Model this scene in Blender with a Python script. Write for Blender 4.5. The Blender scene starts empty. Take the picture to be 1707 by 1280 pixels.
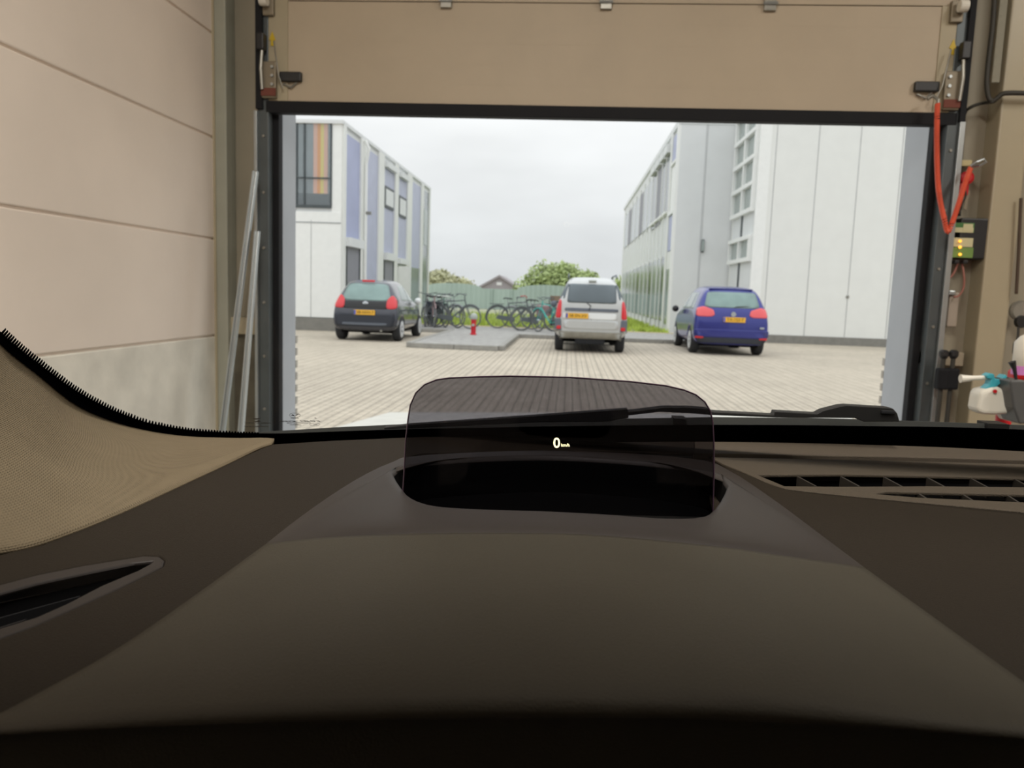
import bpy, bmesh, math, random
from mathutils import Vector, Matrix, noise
from mathutils.bvhtree import BVHTree
from mathutils.geometry import tessellate_polygon
random.seed(7)
S = bpy.context.scene
COL = S.collection
# ------------------------------------------------------------------ camera
H = 1.40                                   # eye height above the yard
EYE = Vector((0, 0, H))
YAW, PITCH, ROLL, F = math.radians(4), math.radians(6.75), math.radians(2.0), 1280.0
fw = Vector((-math.sin(YAW)*math.cos(PITCH), math.cos(YAW)*math.cos(PITCH), -math.sin(PITCH)))
r0 = Vector((math.cos(YAW), math.sin(YAW), 0)); u0 = r0.cross(fw)
rt = r0*math.cos(ROLL)+u0*math.sin(ROLL); up = -r0*math.sin(ROLL)+u0*math.cos(ROLL)
cd = bpy.data.cameras.new('camera'); cam = bpy.data.objects.new('camera', cd); COL.objects.link(cam)
cam.matrix_world = Matrix(((rt.x, up.x, -fw.x, EYE.x), (rt.y, up.y, -fw.y, EYE.y), (rt.z, up.z, -fw.z, EYE.z), (0, 0, 0, 1)))
cd.sensor_fit = 'HORIZONTAL'; cd.sensor_width = 36; cd.lens = 36*F/1707; cd.clip_start = .02; cd.clip_end = 800
cd.dof.use_dof = True; cd.dof.focus_distance = .75; cd.dof.aperture_fstop = 12
S.camera = cam
# ------------------------------------------------------------------ light
def lin(c):
    c = c/255.0
    return c/12.92 if c <= .04045 else ((c+.055)/1.055)**2.4
def rgb(r, g, b): return (lin(r), lin(g), lin(b), 1)
w = bpy.data.worlds.new('overcast'); S.world = w; w.use_nodes = True
nt = w.node_tree; nt.nodes.clear()
o_ = nt.nodes.new('ShaderNodeOutputWorld'); bg = nt.nodes.new('ShaderNodeBackground')
tc = nt.nodes.new('ShaderNodeTexCoord'); sx = nt.nodes.new('ShaderNodeSeparateXYZ')
cr = nt.nodes.new('ShaderNodeValToRGB'); nz = nt.nodes.new('ShaderNodeTexNoise'); mx = nt.nodes.new('ShaderNodeMix')
mp = nt.nodes.new('ShaderNodeMapping')
cr.color_ramp.elements[0].position = 0; cr.color_ramp.elements[0].color = (.73, .755, .775, 1)
cr.color_ramp.elements[1].position = 1; cr.color_ramp.elements[1].color = (1.95, 2.0, 2.05, 1)
e = cr.color_ramp.elements.new(.22); e.color = (1.0, 1.015, 1.03, 1)
nt.links.new(tc.outputs['Generated'], sx.inputs[0]); nt.links.new(sx.outputs['Z'], cr.inputs[0])
nt.links.new(tc.outputs['Generated'], mp.inputs[0]); mp.inputs['Scale'].default_value = (3, 3, 9)
nt.links.new(mp.outputs[0], nz.inputs['Vector']); nz.inputs['Scale'].default_value = 1.4; nz.inputs['Detail'].default_value = 3
mr = nt.nodes.new('ShaderNodeMapRange'); nt.links.new(nz.outputs[0], mr.inputs[0])
mr.inputs[1].default_value = .3; mr.inputs[2].default_value = .7; mr.inputs[3].default_value = .92; mr.inputs[4].default_value = 1.06
vm = nt.nodes.new('ShaderNodeVectorMath'); vm.operation = 'SCALE'
nt.links.new(cr.outputs[0], vm.inputs[0]); nt.links.new(mr.outputs[0], vm.inputs['Scale'])
nt.links.new(vm.outputs[0], bg.inputs[0]); nt.links.new(bg.outputs[0], o_.inputs[0]); bg.inputs[1].default_value = 1.0
def area(name, loc, rot, sx_, sy_, power, col):
    l = bpy.data.lights.new(name, 'AREA'); l.shape = 'RECTANGLE'; l.size = sx_; l.size_y = sy_; l.energy = power; l.color = col
    ob = bpy.data.objects.new(name, l); ob.location = loc; ob.rotation_euler = rot; COL.objects.link(ob); return ob
LC = (1, .94, .87)
area('ceiling_lamp_light', (-.2, -.6, 4.35), (0, 0, 0), .3, 2.4, 165, LC)
area('ceiling_lamp_light', (-.2, -4.2, 4.35), (0, 0, 0), .3, 3.0, 140, LC)
area('ceiling_lamp_light', (3.6, .6, 4.35), (0, 0, 0), .3, 3.0, 130, LC)
vs = S.view_settings; vs.view_transform = 'Standard'; vs.look = 'None'; vs.exposure = 0; vs.gamma = 1; vs.use_curve_mapping = False
# ------------------------------------------------------------------ pixel rays to real points
def ray(x, y): return fw + rt*((x-853.5)/F) - up*((y-640)/F)
def atY(x, y, Y): d = ray(x, y); return EYE + d*(Y/d.y)
def atZ(x, y, Z): d = ray(x, y); return EYE + d*((Z-H)/d.z)
def atX(x, y, X): d = ray(x, y); return EYE + d*(X/d.x)
def XatY(x, y, Y): return atY(x, y, Y).x
# ------------------------------------------------------------------ materials
MATS = {}
def mat(name, col, rough=.6, metal=0, var=0, vscale=6, bump=0, bscale=80, spec=.5, emit=None, estr=1, stretch=None, coat=0):
    if name in MATS: return MATS[name]
    m = bpy.data.materials.new(name); m.use_nodes = True; n = m.node_tree; b = n.nodes['Principled BSDF']
    b.inputs['Base Color'].default_value = col; b.inputs['Roughness'].default_value = rough; b.inputs['Metallic'].default_value = metal
    b.inputs['Specular IOR Level'].default_value = spec; b.inputs['Coat Weight'].default_value = coat
    t = n.nodes.new('ShaderNodeTexCoord'); mpn = n.nodes.new('ShaderNodeMapping'); n.links.new(t.outputs['Object'], mpn.inputs[0])
    if stretch: mpn.inputs['Scale'].default_value = stretch
    tx = n.nodes.new('ShaderNodeTexNoise'); tx.inputs['Scale'].default_value = vscale; tx.inputs['Detail'].default_value = 5
    n.links.new(mpn.outputs[0], tx.inputs['Vector'])
    mrn = n.nodes.new('ShaderNodeMapRange'); mrn.inputs[1].default_value = .3; mrn.inputs[2].default_value = .7
    v = max(var, .015); mrn.inputs[3].default_value = 1-v; mrn.inputs[4].default_value = 1+v
    n.links.new(tx.outputs[0], mrn.inputs[0])
    sc = n.nodes.new('ShaderNodeVectorMath'); sc.operation = 'SCALE'; sc.inputs[0].default_value = col[:3]
    n.links.new(mrn.outputs[0], sc.inputs['Scale']); n.links.new(sc.outputs[0], b.inputs['Base Color'])
    if bump:
        t2 = n.nodes.new('ShaderNodeTexNoise'); t2.inputs['Scale'].default_value = bscale; n.links.new(t.outputs['Object'], t2.inputs['Vector'])
        bp = n.nodes.new('ShaderNodeBump'); bp.inputs['Strength'].default_value = bump; bp.inputs['Distance'].default_value = .002
        n.links.new(t2.outputs[0], bp.inputs['Height']); n.links.new(bp.outputs[0], b.inputs['Normal'])
    if emit:
        b.inputs['Emission Color'].default_value = emit; b.inputs['Emission Strength'].default_value = estr
    MATS[name] = m; return m
def glassmat(name, tint, gl=.04, rough=.0, glcol=(1, 1, 1, 1)):
    m = bpy.data.materials.new(name); m.use_nodes = True; n = m.node_tree; n.nodes.clear()
    o = n.nodes.new('ShaderNodeOutputMaterial'); tr = n.nodes.new('ShaderNodeBsdfTransparent'); g = n.nodes.new('ShaderNodeBsdfGlossy'); mi = n.nodes.new('ShaderNodeMixShader')
    tr.inputs[0].default_value = tint; g.inputs['Roughness'].default_value = rough; g.inputs[0].default_value = glcol; mi.inputs[0].default_value = gl
    n.links.new(tr.outputs[0], mi.inputs[1]); n.links.new(g.outputs[0], mi.inputs[2]); n.links.new(mi.outputs[0], o.inputs[0])
    MATS[name] = m; return m
# ------------------------------------------------------------------ mesh collectors
class MB:
    def __init__(s): s.v = []; s.f = []
    def add(s, vs, fs):
        k = len(s.v); s.v += [tuple(p) for p in vs]; s.f += [tuple(i+k for i in f) for f in fs]; return s
    def box(s, a, b):
        x0, x1 = sorted((a[0], b[0])); y0, y1 = sorted((a[1], b[1])); z0, z1 = sorted((a[2], b[2]))
        return s.add([(x0, y0, z0), (x1, y0, z0), (x1, y1, z0), (x0, y1, z0), (x0, y0, z1), (x1, y0, z1), (x1, y1, z1), (x0, y1, z1)],
              [(0, 3, 2, 1), (4, 5, 6, 7), (0, 1, 5, 4), (1, 2, 6, 5), (2, 3, 7, 6), (3, 0, 4, 7)])
    def tube(s, pts, r, n=8, closed=False):
        pts = [Vector(p) for p in pts]; N = len(pts); rings = []
        rr = r if isinstance(r, (list, tuple)) else [r]*N
        prev = None
        for i, p in enumerate(pts):
            a = pts[i-1] if (i > 0 or closed) else p; b = pts[(i+1) % N] if (i < N-1 or closed) else p
            t = (b-a).normalized()
            if prev is None: nrm = t.orthogonal().normalized()
            else:
                nrm = prev - t*prev.dot(t)
                nrm = nrm.normalized() if nrm.length > 1e-6 else t.orthogonal().normalized()
            prev = nrm; bn = t.cross(nrm)
            rings.append([p + (nrm*math.cos(2*math.pi*k/n)+bn*math.sin(2*math.pi*k/n))*rr[i] for k in range(n)])
        vs = [q for R_ in rings for q in R_]; fs = []
        for i in range(N if closed else N-1):
            j = (i+1) % N
            for k in range(n): fs.append((i*n+k, i*n+(k+1) % n, j*n+(k+1) % n, j*n+k))
        if not closed: fs += [tuple(range(n-1, -1, -1)), tuple((N-1)*n+k for k in range(n))]
        return s.add(vs, fs)
    def lathe(s, prof, c=(0, 0, 0), axis='Z', n=24):
        vs = []; fs = []
        for (r, h) in prof:
            for k in range(n):
                a = 2*math.pi*k/n; q = (r*math.cos(a), r*math.sin(a), h)
                if axis == 'X': q = (h, q[0], q[1])
                if axis == 'Y': q = (q[0], h, q[1])
                vs.append((q[0]+c[0], q[1]+c[1], q[2]+c[2]))
        for i in range(len(prof)-1):
            for k in range(n): fs.append((i*n+k, i*n+(k+1) % n, (i+1)*n+(k+1) % n, (i+1)*n+k))
        fs += [tuple(range(n-1, -1, -1)), tuple((len(prof)-1)*n+k for k in range(n))]
        return s.add(vs, fs)
    def prism(s, poly, d):                       # planar polygon of 3-D points pushed along vector d
        n = len(poly); vs = [Vector(p) for p in poly] + [Vector(p)+Vector(d) for p in poly]
        fs = [tuple(range(n)), tuple(range(2*n-1, n-1, -1))] + [(i, i+n, (i+1) % n+n, (i+1) % n) for i in range(n)]
        return s.add(vs, fs)
    def build(s, name, m, parent=None, bevel=0, smooth=False, sub=0, solid=0, seg=2):
        me = bpy.data.meshes.new(name); me.from_pydata(s.v, [], s.f)
        bm = bmesh.new(); bm.from_mesh(me); bmesh.ops.recalc_face_normals(bm, faces=bm.faces); bm.to_mesh(me); bm.free()
        if smooth:
            for p in me.polygons: p.use_smooth = True
        me.materials.append(MATS[m] if isinstance(m, str) else m)
        ob = bpy.data.objects.new(name, me); COL.objects.link(ob)
        if parent is not None: ob.parent = parent
        if solid:
            md = ob.modifiers.new('thick', 'SOLIDIFY'); md.thickness = abs(solid); md.offset = -1 if solid > 0 else 1
        if bevel:
            md = ob.modifiers.new('bevel', 'BEVEL'); md.width = bevel; md.segments = seg; md.limit_method = 'ANGLE'; md.angle_limit = math.radians(35)
        if sub:
            md = ob.modifiers.new('sub', 'SUBSURF'); md.levels = sub; md.render_levels = sub
        return ob
def bx(name, a, b, m, parent=None, bevel=0): return MB().box(a, b).build(name, m, parent, bevel)
def tag(o, label=None, cat=None, group=None, kind=None):
    if label: o['label'] = label
    if cat: o['category'] = cat
    if group: o['group'] = group
    if kind: o['kind'] = kind
    return o
def empty(name, loc, label=None, cat=None, group=None, kind=None, rz=0):
    o = bpy.data.objects.new(name, None); o.location = loc; o.rotation_euler = (0, 0, rz); o.empty_display_size = .2
    COL.objects.link(o); return tag(o, label, cat, group, kind)
def world_parent(ob, root):                       # parent while keeping world coordinates of the mesh
    ob.parent = root; ob.matrix_parent_inverse = Matrix.Translation(-root.location)
def text(name, body, size, M, m, parent, thick=.0005, align='CENTER', bold=0):
    c = bpy.data.curves.new(name, 'FONT'); c.body = body; c.size = size; c.extrude = thick; c.align_x = align; c.align_y = 'CENTER'; c.offset = bold
    t = bpy.data.objects.new(name, c); COL.objects.link(t)
    dg = bpy.context.evaluated_depsgraph_get(); me = bpy.data.meshes.new_from_object(t.evaluated_get(dg)); 
    bpy.data.objects.remove(t); ob = bpy.data.objects.new(name, me); COL.objects.link(ob)
    me.transform(M); me.materials.clear(); me.materials.append(MATS[m]); ob.parent = parent; return ob
def spline(pts, n):
    """Catmull-Rom through tuples, n samples"""
    P = [Vector(p) for p in pts]; N = len(P)-1; out = []
    # parametrise on chord length of the first two components
    L = [0]
    for i in range(N): L.append(L[-1]+(P[i+1]-P[i]).length+1e-9)
    for k in range(n):
        s = L[-1]*k/(n-1); i = 0
        while i < N-1 and s > L[i+1]: i += 1
        t = (s-L[i])/(L[i+1]-L[i])
        p0 = P[i-1] if i > 0 else P[i]*2-P[i+1]; p3 = P[i+2] if i+2 <= N else P[i+1]*2-P[i]
        p1, p2 = P[i], P[i+1]
        out.append(.5*((2*p1)+(p2-p0)*t+(2*p0-5*p1+4*p2-p3)*t*t+(3*p1-p0-3*p2+p3)*t**3))
    return out
def loft(rows, nu, nv, name, m, parent, solid=.004, sub=0):
    """rows of 3-D points -> smooth grid"""
    R_ = [spline(r, nu) for r in rows]
    G = [spline([r[i] for r in R_], nv) for i in range(nu)]
    mb = MB(); mb.add([G[i][j] for i in range(nu) for j in range(nv)],
        [(i*nv+j, (i+1)*nv+j, (i+1)*nv+j+1, i*nv+j+1) for i in range(nu-1) for j in range(nv-1)])
    ob = mb.build(name, m, parent, smooth=True)
    # make normals face up, then thicken downwards
    me = ob.data
    if sum(p.normal.z*p.area for p in me.polygons) < 0: me.flip_normals()
    if solid:
        md = ob.modifiers.new('thick', 'SOLIDIFY'); md.thickness = solid; md.offset = -1
    return ob
def flat(name, outer, holes, thick, m, parent, bevel=0, dirv=(0, 0, -1)):
    """flat plate of 3-D loops with holes, pushed along dirv"""
    loops = [[Vector(p) for p in outer]] + [[Vector(p) for p in h] for h in holes]
    tris = tessellate_polygon(loops); allp = [p for l in loops for p in l]; n = len(allp); d = Vector(dirv)*thick
    vs = allp + [p+d for p in allp]; fs = [tuple(t) for t in tris] + [tuple(i+n for i in reversed(t)) for t in tris]
    k = 0
    for l in loops:
        c = len(l)
        for i in range(c): fs.append((k+i, k+(i+1) % c, n+k+(i+1) % c, n+k+i))
        k += c
    mb = MB(); mb.add(vs, fs); return mb.build(name, m, parent, bevel)
# ------------------------------------------------------------------ material library
mat('beige_door', rgb(180, 165, 143), .55, var=.04, vscale=2.5)
mat('beige_wall', rgb(236, 223, 210), .8, var=.05, vscale=1.5, bump=.3, bscale=30)
mat('concrete_grey', rgb(226, 222, 210), .85, var=.12, vscale=5, bump=.4, bscale=60)
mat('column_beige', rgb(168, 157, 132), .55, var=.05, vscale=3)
mat('wall_grey_beige', rgb(148, 140, 122), .6, var=.06, vscale=3)  # greyer, darker beige of the front wall
mat('flange_grey', rgb(156, 156, 142), .55, var=.05)
mat('olive_dark', rgb(104, 98, 84), .8, var=.2, vscale=9)
mat('steel_dark', rgb(84, 90, 92), .45, .4, var=.1)
mat('steel_grey', rgb(128, 136, 138), .4, .5, var=.1, stretch=(1, 1, .2))
mat('aluminium', rgb(172, 177, 178), .35, .7, var=.05)
mat('black_rubber', rgb(27, 28, 31), .7, var=.1, spec=.2)
mat('black_plastic', rgb(30, 30, 32), .45, var=.05)
mat('reveal_grey', rgb(172, 178, 186), .5, var=.03)
mat('brick_brown', rgb(178, 174, 166), .85, var=.15, vscale=20)
mat('floor_grey', rgb(120, 116, 108), .6, var=.15, vscale=3)
mat('ceiling_grey', rgb(190, 184, 172), .8, var=.05)
mat('zinc', rgb(150, 148, 140), .4, .6, var=.15)
mat('yellow', rgb(200, 170, 30), .5)
mat('white_paint', rgb(231, 232, 228), .5, var=.02, vscale=2)
mat('white_bright', rgb(240, 241, 238), .45, var=.02)
mat('white_cool', rgb(224, 226, 226), .55, var=.03, vscale=1)
mat('panel_blue', rgb(180, 184, 206), .4, var=.05, vscale=2)
mat('panel_blue_deep', rgb(166, 172, 204), .4, var=.06, vscale=1)
mat('shutter_grey', rgb(138, 138, 146), .5, var=.05)
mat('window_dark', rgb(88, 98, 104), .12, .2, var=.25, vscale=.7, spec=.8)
mat('window_mid', rgb(146, 154, 158), .15, .25, var=.15, vscale=.6, spec=.8)
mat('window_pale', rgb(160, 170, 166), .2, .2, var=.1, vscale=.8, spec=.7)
mat('seam_grey', rgb(168, 170, 170), .6)
mat('plinth', rgb(132, 130, 124), .85, var=.1)
mat('curtain_pink', rgb(244, 196, 178), .9); mat('curtain_orange', rgb(246, 176, 112), .9); mat('curtain_yellow', rgb(246, 226, 140), .9)
mat('fence_green', rgb(172, 188, 180), .7, var=.06, vscale=.5)
mat('roof_grey', rgb(158, 154, 156), .8, var=.08)
mat('leaf', rgb(168, 184, 124), .7, var=.35, vscale=1.2)
mat('leaf_brown', rgb(180, 180, 144), .7, var=.3, vscale=1.5)
mat('bark', rgb(88, 74, 58), .9, var=.2)
mat('kerb', rgb(152, 150, 144), .9, var=.12, vscale=8)
mat('bike_tyre', rgb(104, 106, 106), .8); mat('tyre', rgb(44, 45, 48), .8)
mat('hub_cap', rgb(222, 224, 226), .35, .2)
mat('paint_dark', rgb(58, 60, 70), .2, .35, coat=1, var=.02)
mat('paint_silver', rgb(196, 198, 198), .35, .35, coat=.3, var=.02)
mat('paint_blue', rgb(46, 52, 130), .25, .3, coat=.5, var=.02)
mat('bumper_grey', rgb(96, 102, 112), .6, var=.04)
mat('bumper_dark', rgb(44, 48, 58), .55, var=.04)
mat('car_glass', rgb(82, 96, 94), .06, .55, spec=.8)
mat('hatch_glass', rgb(118, 140, 136), .1, .35, var=.15, vscale=2.5, spec=.8)
mat('lamp_red', rgb(206, 30, 40), .2, coat=.5)
mat('lamp_red_pale', rgb(226, 84, 88), .25, coat=.5)
mat('lamp_clear', rgb(226, 226, 226), .2)
mat('plate_yellow', rgb(236, 180, 56), .45)
mat('plate_blue', rgb(60, 90, 190), .45)
mat('ink', rgb(30, 28, 24), .6)
mat('chrome', rgb(190, 194, 198), .2, .8)
mat('hydrant_red', rgb(206, 40, 52), .45); mat('hydrant_grey', rgb(176, 182, 176), .5)
mat('grass', rgb(172, 190, 84), .9, var=.3, vscale=2)
mat('grass_base', rgb(156, 158, 132), .95, var=.2, vscale=3)
mat('gravel', rgb(160, 158, 154), .95, var=.2, vscale=7)
mat('apron', rgb(198, 196, 188), .85, var=.04)
mat('sand', rgb(190, 176, 140), .95, var=.15)
# interior
mat('dash_brown', rgb(40, 35, 29), .62, var=.03, bump=.5, bscale=900, spec=.08)
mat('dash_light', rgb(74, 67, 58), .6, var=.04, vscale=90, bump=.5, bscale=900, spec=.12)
mat('hood_brown', rgb(62, 58, 50), .62, var=.05, vscale=14, bump=.35, bscale=1000, spec=.15)
mat('surround_brown', rgb(50, 46, 44), .5, var=.03, spec=.2)
mat('void_black', rgb(6, 6, 7), .7, spec=.1)
mat('frit_black', rgb(5, 5, 10), 1, spec=0)
mat('cowl_grey', rgb(44, 46, 44), .6, var=.1)
mat('wiper_black', rgb(20, 20, 20), .5)
mat('fin_brown', rgb(44, 40, 35), .6)
mat('seat_black', rgb(30, 28, 26), .8)
mat('hose_orange', rgb(222, 92, 62), .4)
mat('charger_green', rgb(70, 118, 62), .5); mat('charger_cream', rgb(196, 190, 150), .5); mat('charger_lime', rgb(110, 140, 70), .5)
mat('led_amber', rgb(230, 130, 30), .4, emit=(1, .45, .05, 1), estr=2)
mat('red_paint', rgb(196, 26, 36), .4); mat('teal_plastic', rgb(60, 160, 176), .4); mat('white_plastic', rgb(222, 218, 206), .4)
mat('pink_label', rgb(206, 130, 200), .4); mat('cable_dark', rgb(50, 48, 42), .6); mat('cable_pink', rgb(150, 96, 84), .6)
mat('wood_tan', rgb(150, 138, 118), .7, var=.05); mat('shade_purple', rgb(60, 40, 60), .6)
mat('speed_glow', (1, .95, .6, 1), .5, emit=(1, .92, .55, 1), estr=1.0)
mat('teal_frame', rgb(70, 176, 164), .4); mat('basket_brown', rgb(140, 120, 100), .8); mat('cushion_white', rgb(200, 204, 198), .6)
mat('bike_black', rgb(98, 104, 106), .5, .2); mat('bike_grey', rgb(158, 164, 164), .4, .4); mat('bike_maroon', rgb(150, 124, 124), .4, .2); mat('bike_green', rgb(104, 130, 122), .4, .2)
glassmat('windshield_glass', (.965, .975, .965, 1), .015)
glassmat('window_glass', (.9, .92, .92, 1), .08)
glassmat('combiner_tint', (.45, .44, .46, 1), .003)

def brick_mat(name, c1, c2, mortar, bw, bh, ms, rot=0, rough=.9, band=None):
    m = bpy.data.materials.new(name); m.use_nodes = True; n = m.node_tree; b = n.nodes['Principled BSDF']; b.inputs['Roughness'].default_value = rough
    t = n.nodes.new('ShaderNodeTexCoord'); mpn = n.nodes.new('ShaderNodeMapping'); n.links.new(t.outputs['Object'], mpn.inputs[0]); mpn.inputs['Rotation'].default_value = (0, 0, rot)
    br = n.nodes.new('ShaderNodeTexBrick'); n.links.new(mpn.outputs[0], br.inputs['Vector']); br.inputs['Scale'].default_value = 1
    br.inputs['Color1'].default_value = c1; br.inputs['Color2'].default_value = c2; br.inputs['Mortar'].default_value = mortar
    br.inputs['Brick Width'].default_value = bw; br.inputs['Row Height'].default_value = bh; br.inputs['Mortar Size'].default_value = ms
    tx = n.nodes.new('ShaderNodeTexNoise'); tx.inputs['Scale'].default_value = .45; tx.inputs['Detail'].default_value = 6; n.links.new(t.outputs['Object'], tx.inputs['Vector'])
    mrn = n.nodes.new('ShaderNodeMapRange'); mrn.inputs[1].default_value = .3; mrn.inputs[2].default_value = .7; mrn.inputs[3].default_value = .9; mrn.inputs[4].default_value = 1.08
    n.links.new(tx.outputs[0], mrn.inputs[0]); sc = n.nodes.new('ShaderNodeVectorMath'); sc.operation = 'SCALE'
    n.links.new(br.outputs['Color'], sc.inputs[0]); n.links.new(mrn.outputs[0], sc.inputs['Scale']); last = sc
    if band:                                                   # worn lanes of darker paving running away from the door
        wv = n.nodes.new('ShaderNodeTexWave'); wv.wave_type = 'BANDS'; wv.bands_direction = 'X'; wv.inputs['Scale'].default_value = band; wv.inputs['Distortion'].default_value = .05; wv.inputs['Detail Scale'].default_value = .6
        n.links.new(t.outputs['Object'], wv.inputs['Vector']); m2 = n.nodes.new('ShaderNodeMapRange'); m2.inputs[3].default_value = .91; m2.inputs[4].default_value = 1.04
        n.links.new(wv.outputs['Fac'], m2.inputs[0]); s2 = n.nodes.new('ShaderNodeVectorMath'); s2.operation = 'SCALE'
        n.links.new(sc.outputs[0], s2.inputs[0]); n.links.new(m2.outputs[0], s2.inputs['Scale']); last = s2
    n.links.new(last.outputs[0], b.inputs['Base Color']); MATS[name] = m; return m
brick_mat('pavers', rgb(194, 183, 165), rgb(182, 171, 154), rgb(140, 134, 122), .21, .105, .008, rot=math.pi/2, band=1.496)
brick_mat('island_pavers', rgb(148, 146, 142), rgb(138, 136, 132), rgb(116, 114, 108), .3, .3, .01)
def weave_mat(name, col):
    m = mat(name, col, .85, var=.04, vscale=30, spec=.1); n = m.node_tree; b = n.nodes['Principled BSDF']; t = n.nodes.new('ShaderNodeTexCoord')
    w1 = n.nodes.new('ShaderNodeTexWave'); w1.inputs['Scale'].default_value = 210; w1.bands_direction = 'DIAGONAL'; w1.inputs['Distortion'].default_value = 1.5
    w2 = n.nodes.new('ShaderNodeTexWave'); w2.inputs['Scale'].default_value = 250; w2.bands_direction = 'Z'; w2.inputs['Distortion'].default_value = 1.5
    for q in (w1, w2): n.links.new(t.outputs['Object'], q.inputs['Vector'])
    ad = n.nodes.new('ShaderNodeMath'); ad.operation = 'MULTIPLY'; n.links.new(w1.outputs['Fac'], ad.inputs[0]); n.links.new(w2.outputs['Fac'], ad.inputs[1])
    bp = n.nodes.new('ShaderNodeBump'); bp.inputs['Strength'].default_value = .6; bp.inputs['Distance'].default_value = .001
    n.links.new(ad.outputs[0], bp.inputs['Height']); n.links.new(bp.outputs[0], b.inputs['Normal']); return m
weave_mat('pillar_fabric', rgb(106, 95, 77))
# ------------------------------------------------------------------ ground outside
tag(bx('pavement', (-60, 4.55, -.1), (60, 130, 0), 'pavers'), kind='structure')
ap = [atZ(x, y, .006) for x, y in ((556, 713), (650, 687), (1000, 688), (1420, 692))]
tag(flat('door_apron', [(-1.5, 4.6, .006), (1.8, 4.6, .006)]+[tuple(p) for p in reversed(ap)], [], .08, 'apron', None), kind='structure')
isl = [(-3.78, 18.5), (-1.66, 18.5), (-1.66, 24.35), (4.15, 24.35), (4.15, 29.2), (-7.1, 29.2), (-7.1, 25.6), (-3.78, 25.6)]
flat('kerbed_island', [(x, y, .11) for x, y in isl], [], .15, 'gravel', None, .01); tag(bpy.data.objects['kerbed_island'], kind='structure')
mb = MB(); n_ = len(isl)
for i in (0, 1, 2, 6, 7):
    a = Vector((*isl[i], 0)); b = Vector((*isl[(i+1) % n_], 0)); d = (b-a).normalized(); p = Vector((-d.y, d.x, 0))*.14
    k = int((b-a).length) or 1
    for j in range(k):
        q0 = a+(b-a)*(j/k)+d*.004; q1 = a+(b-a)*((j+1)/k)-d*.004
        mb.prism([q0, q1, q1-p, q0-p], (0, 0, .125))
tag(mb.build('kerb_edge', 'kerb', bevel=.012), kind='structure')
# grass strip behind the island
def grass(name, x0, x1, y0, y1, n, label, hmin=.1, hmax=.32):
    mb = MB()
    for _ in range(n):
        x = random.uniform(x0, x1); y = y0+(y1-y0)*random.random()**1.4; h = random.uniform(hmin, hmax); a = random.uniform(0, math.pi); w_ = random.uniform(.02, .05)
        dx, dy = math.cos(a)*w_, math.sin(a)*w_; lx, ly = random.uniform(-.1, .1), random.uniform(-.1, .1)
        mb.add([(x-dx, y-dy, .02), (x+dx, y+dy, .02), (x+lx+dx*.4, y+ly+dy*.4, h*.7), (x+lx*1.6, y+ly*1.6, h)], [(0, 1, 2, 3)])
    o = mb.build(name, 'grass'); return tag(o, label, 'grass', kind='stuff')
tag(bx('lawn_ground', (-16, 29.2, -.05), (4.0, 61.9, .05), 'grass_base'), kind='structure')
tag(bx('sand_strip', (-7.1, 28.75, 0), (4.1, 29.25, .122), 'sand'), kind='structure')
grass('grass', -6.8, 2.5, 29.4, 46, 9000, 'long green grass growing between the bicycles and the green fence')
grass('grass', 2.7, 3.75, 29.4, 58, 2500, 'narrow strip of green grass along the foot of the glazed right building', .15, .3)
# ------------------------------------------------------------------ green fence, house and bushes behind
mb = MB(); pts = []
def ftop(x):
    z = 1.68
    for c, wd, h_ in ((-9.3, 2.3, .36), (-1.7, 2.5, .46)):
        t = (x-c)/wd
        if abs(t) < 1: z += h_*math.sqrt(1-t*t)
    return z
xs = [-18+i*.2 for i in range(110)]
vs_ = []
for i, x in enumerate(xs):
    y = 62+(.03 if i % 2 else -.03)
    vs_ += [(x, y, 0), (x, y, ftop(x)), (x, y+.06, ftop(x)), (x, y+.06, 0)]
fs_ = []
for i in range(len(xs)-1):
    a = i*4; b = a+4
    fs_ += [(a, b, b+1, a+1), (a+1, b+1, b+2, a+2), (a+2, b+2, b+3, a+3)]
fr = empty('garden_fence', (0, 62, 0), 'tall grey-green sheet fence with two arched humps behind the bicycles', 'fence')
mb.add([(x, y-62, z) for x, y, z in vs_], fs_).build('fence_sheet', 'fence_green', fr)
for x in (-15, -12, -6.2, -4.6, .8, 3.6):
    bx('fence_post', (x-.05, -.1, 0), (x+.05, 0, ftop(x)+.03), 'fence_green', fr, .005)
hs = empty('house', (-8.2, 90, 0), 'low grey house gable showing above the middle of the green fence', 'house')
gx0, gx1 = -2.9, 2.9
MB().box((gx0+.3, 0, 0), (gx1-.3, 9, 1.7)).prism([(gx0+.3, 0, 1.7), (gx1-.3, 0, 1.7), (0, 0, 3.3)], (0, 9, 0)).build('wall', 'roof_grey', hs)
MB().prism([(gx0, -.3, 1.75), (0, -.3, 3.45), (0, -.3, 3.2), (gx0, -.3, 1.5)], (0, 9.6, 0)).prism([(gx1, -.3, 1.75), (0, -.3, 3.45), (0, -.3, 3.2), (gx1, -.3, 1.5)], (0, 9.6, 0)).build('roof', 'roof_grey', hs)
bx('vent', (-.3, -.06, 2.25), (.3, 0, 2.6), 'white_cool', hs)
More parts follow.
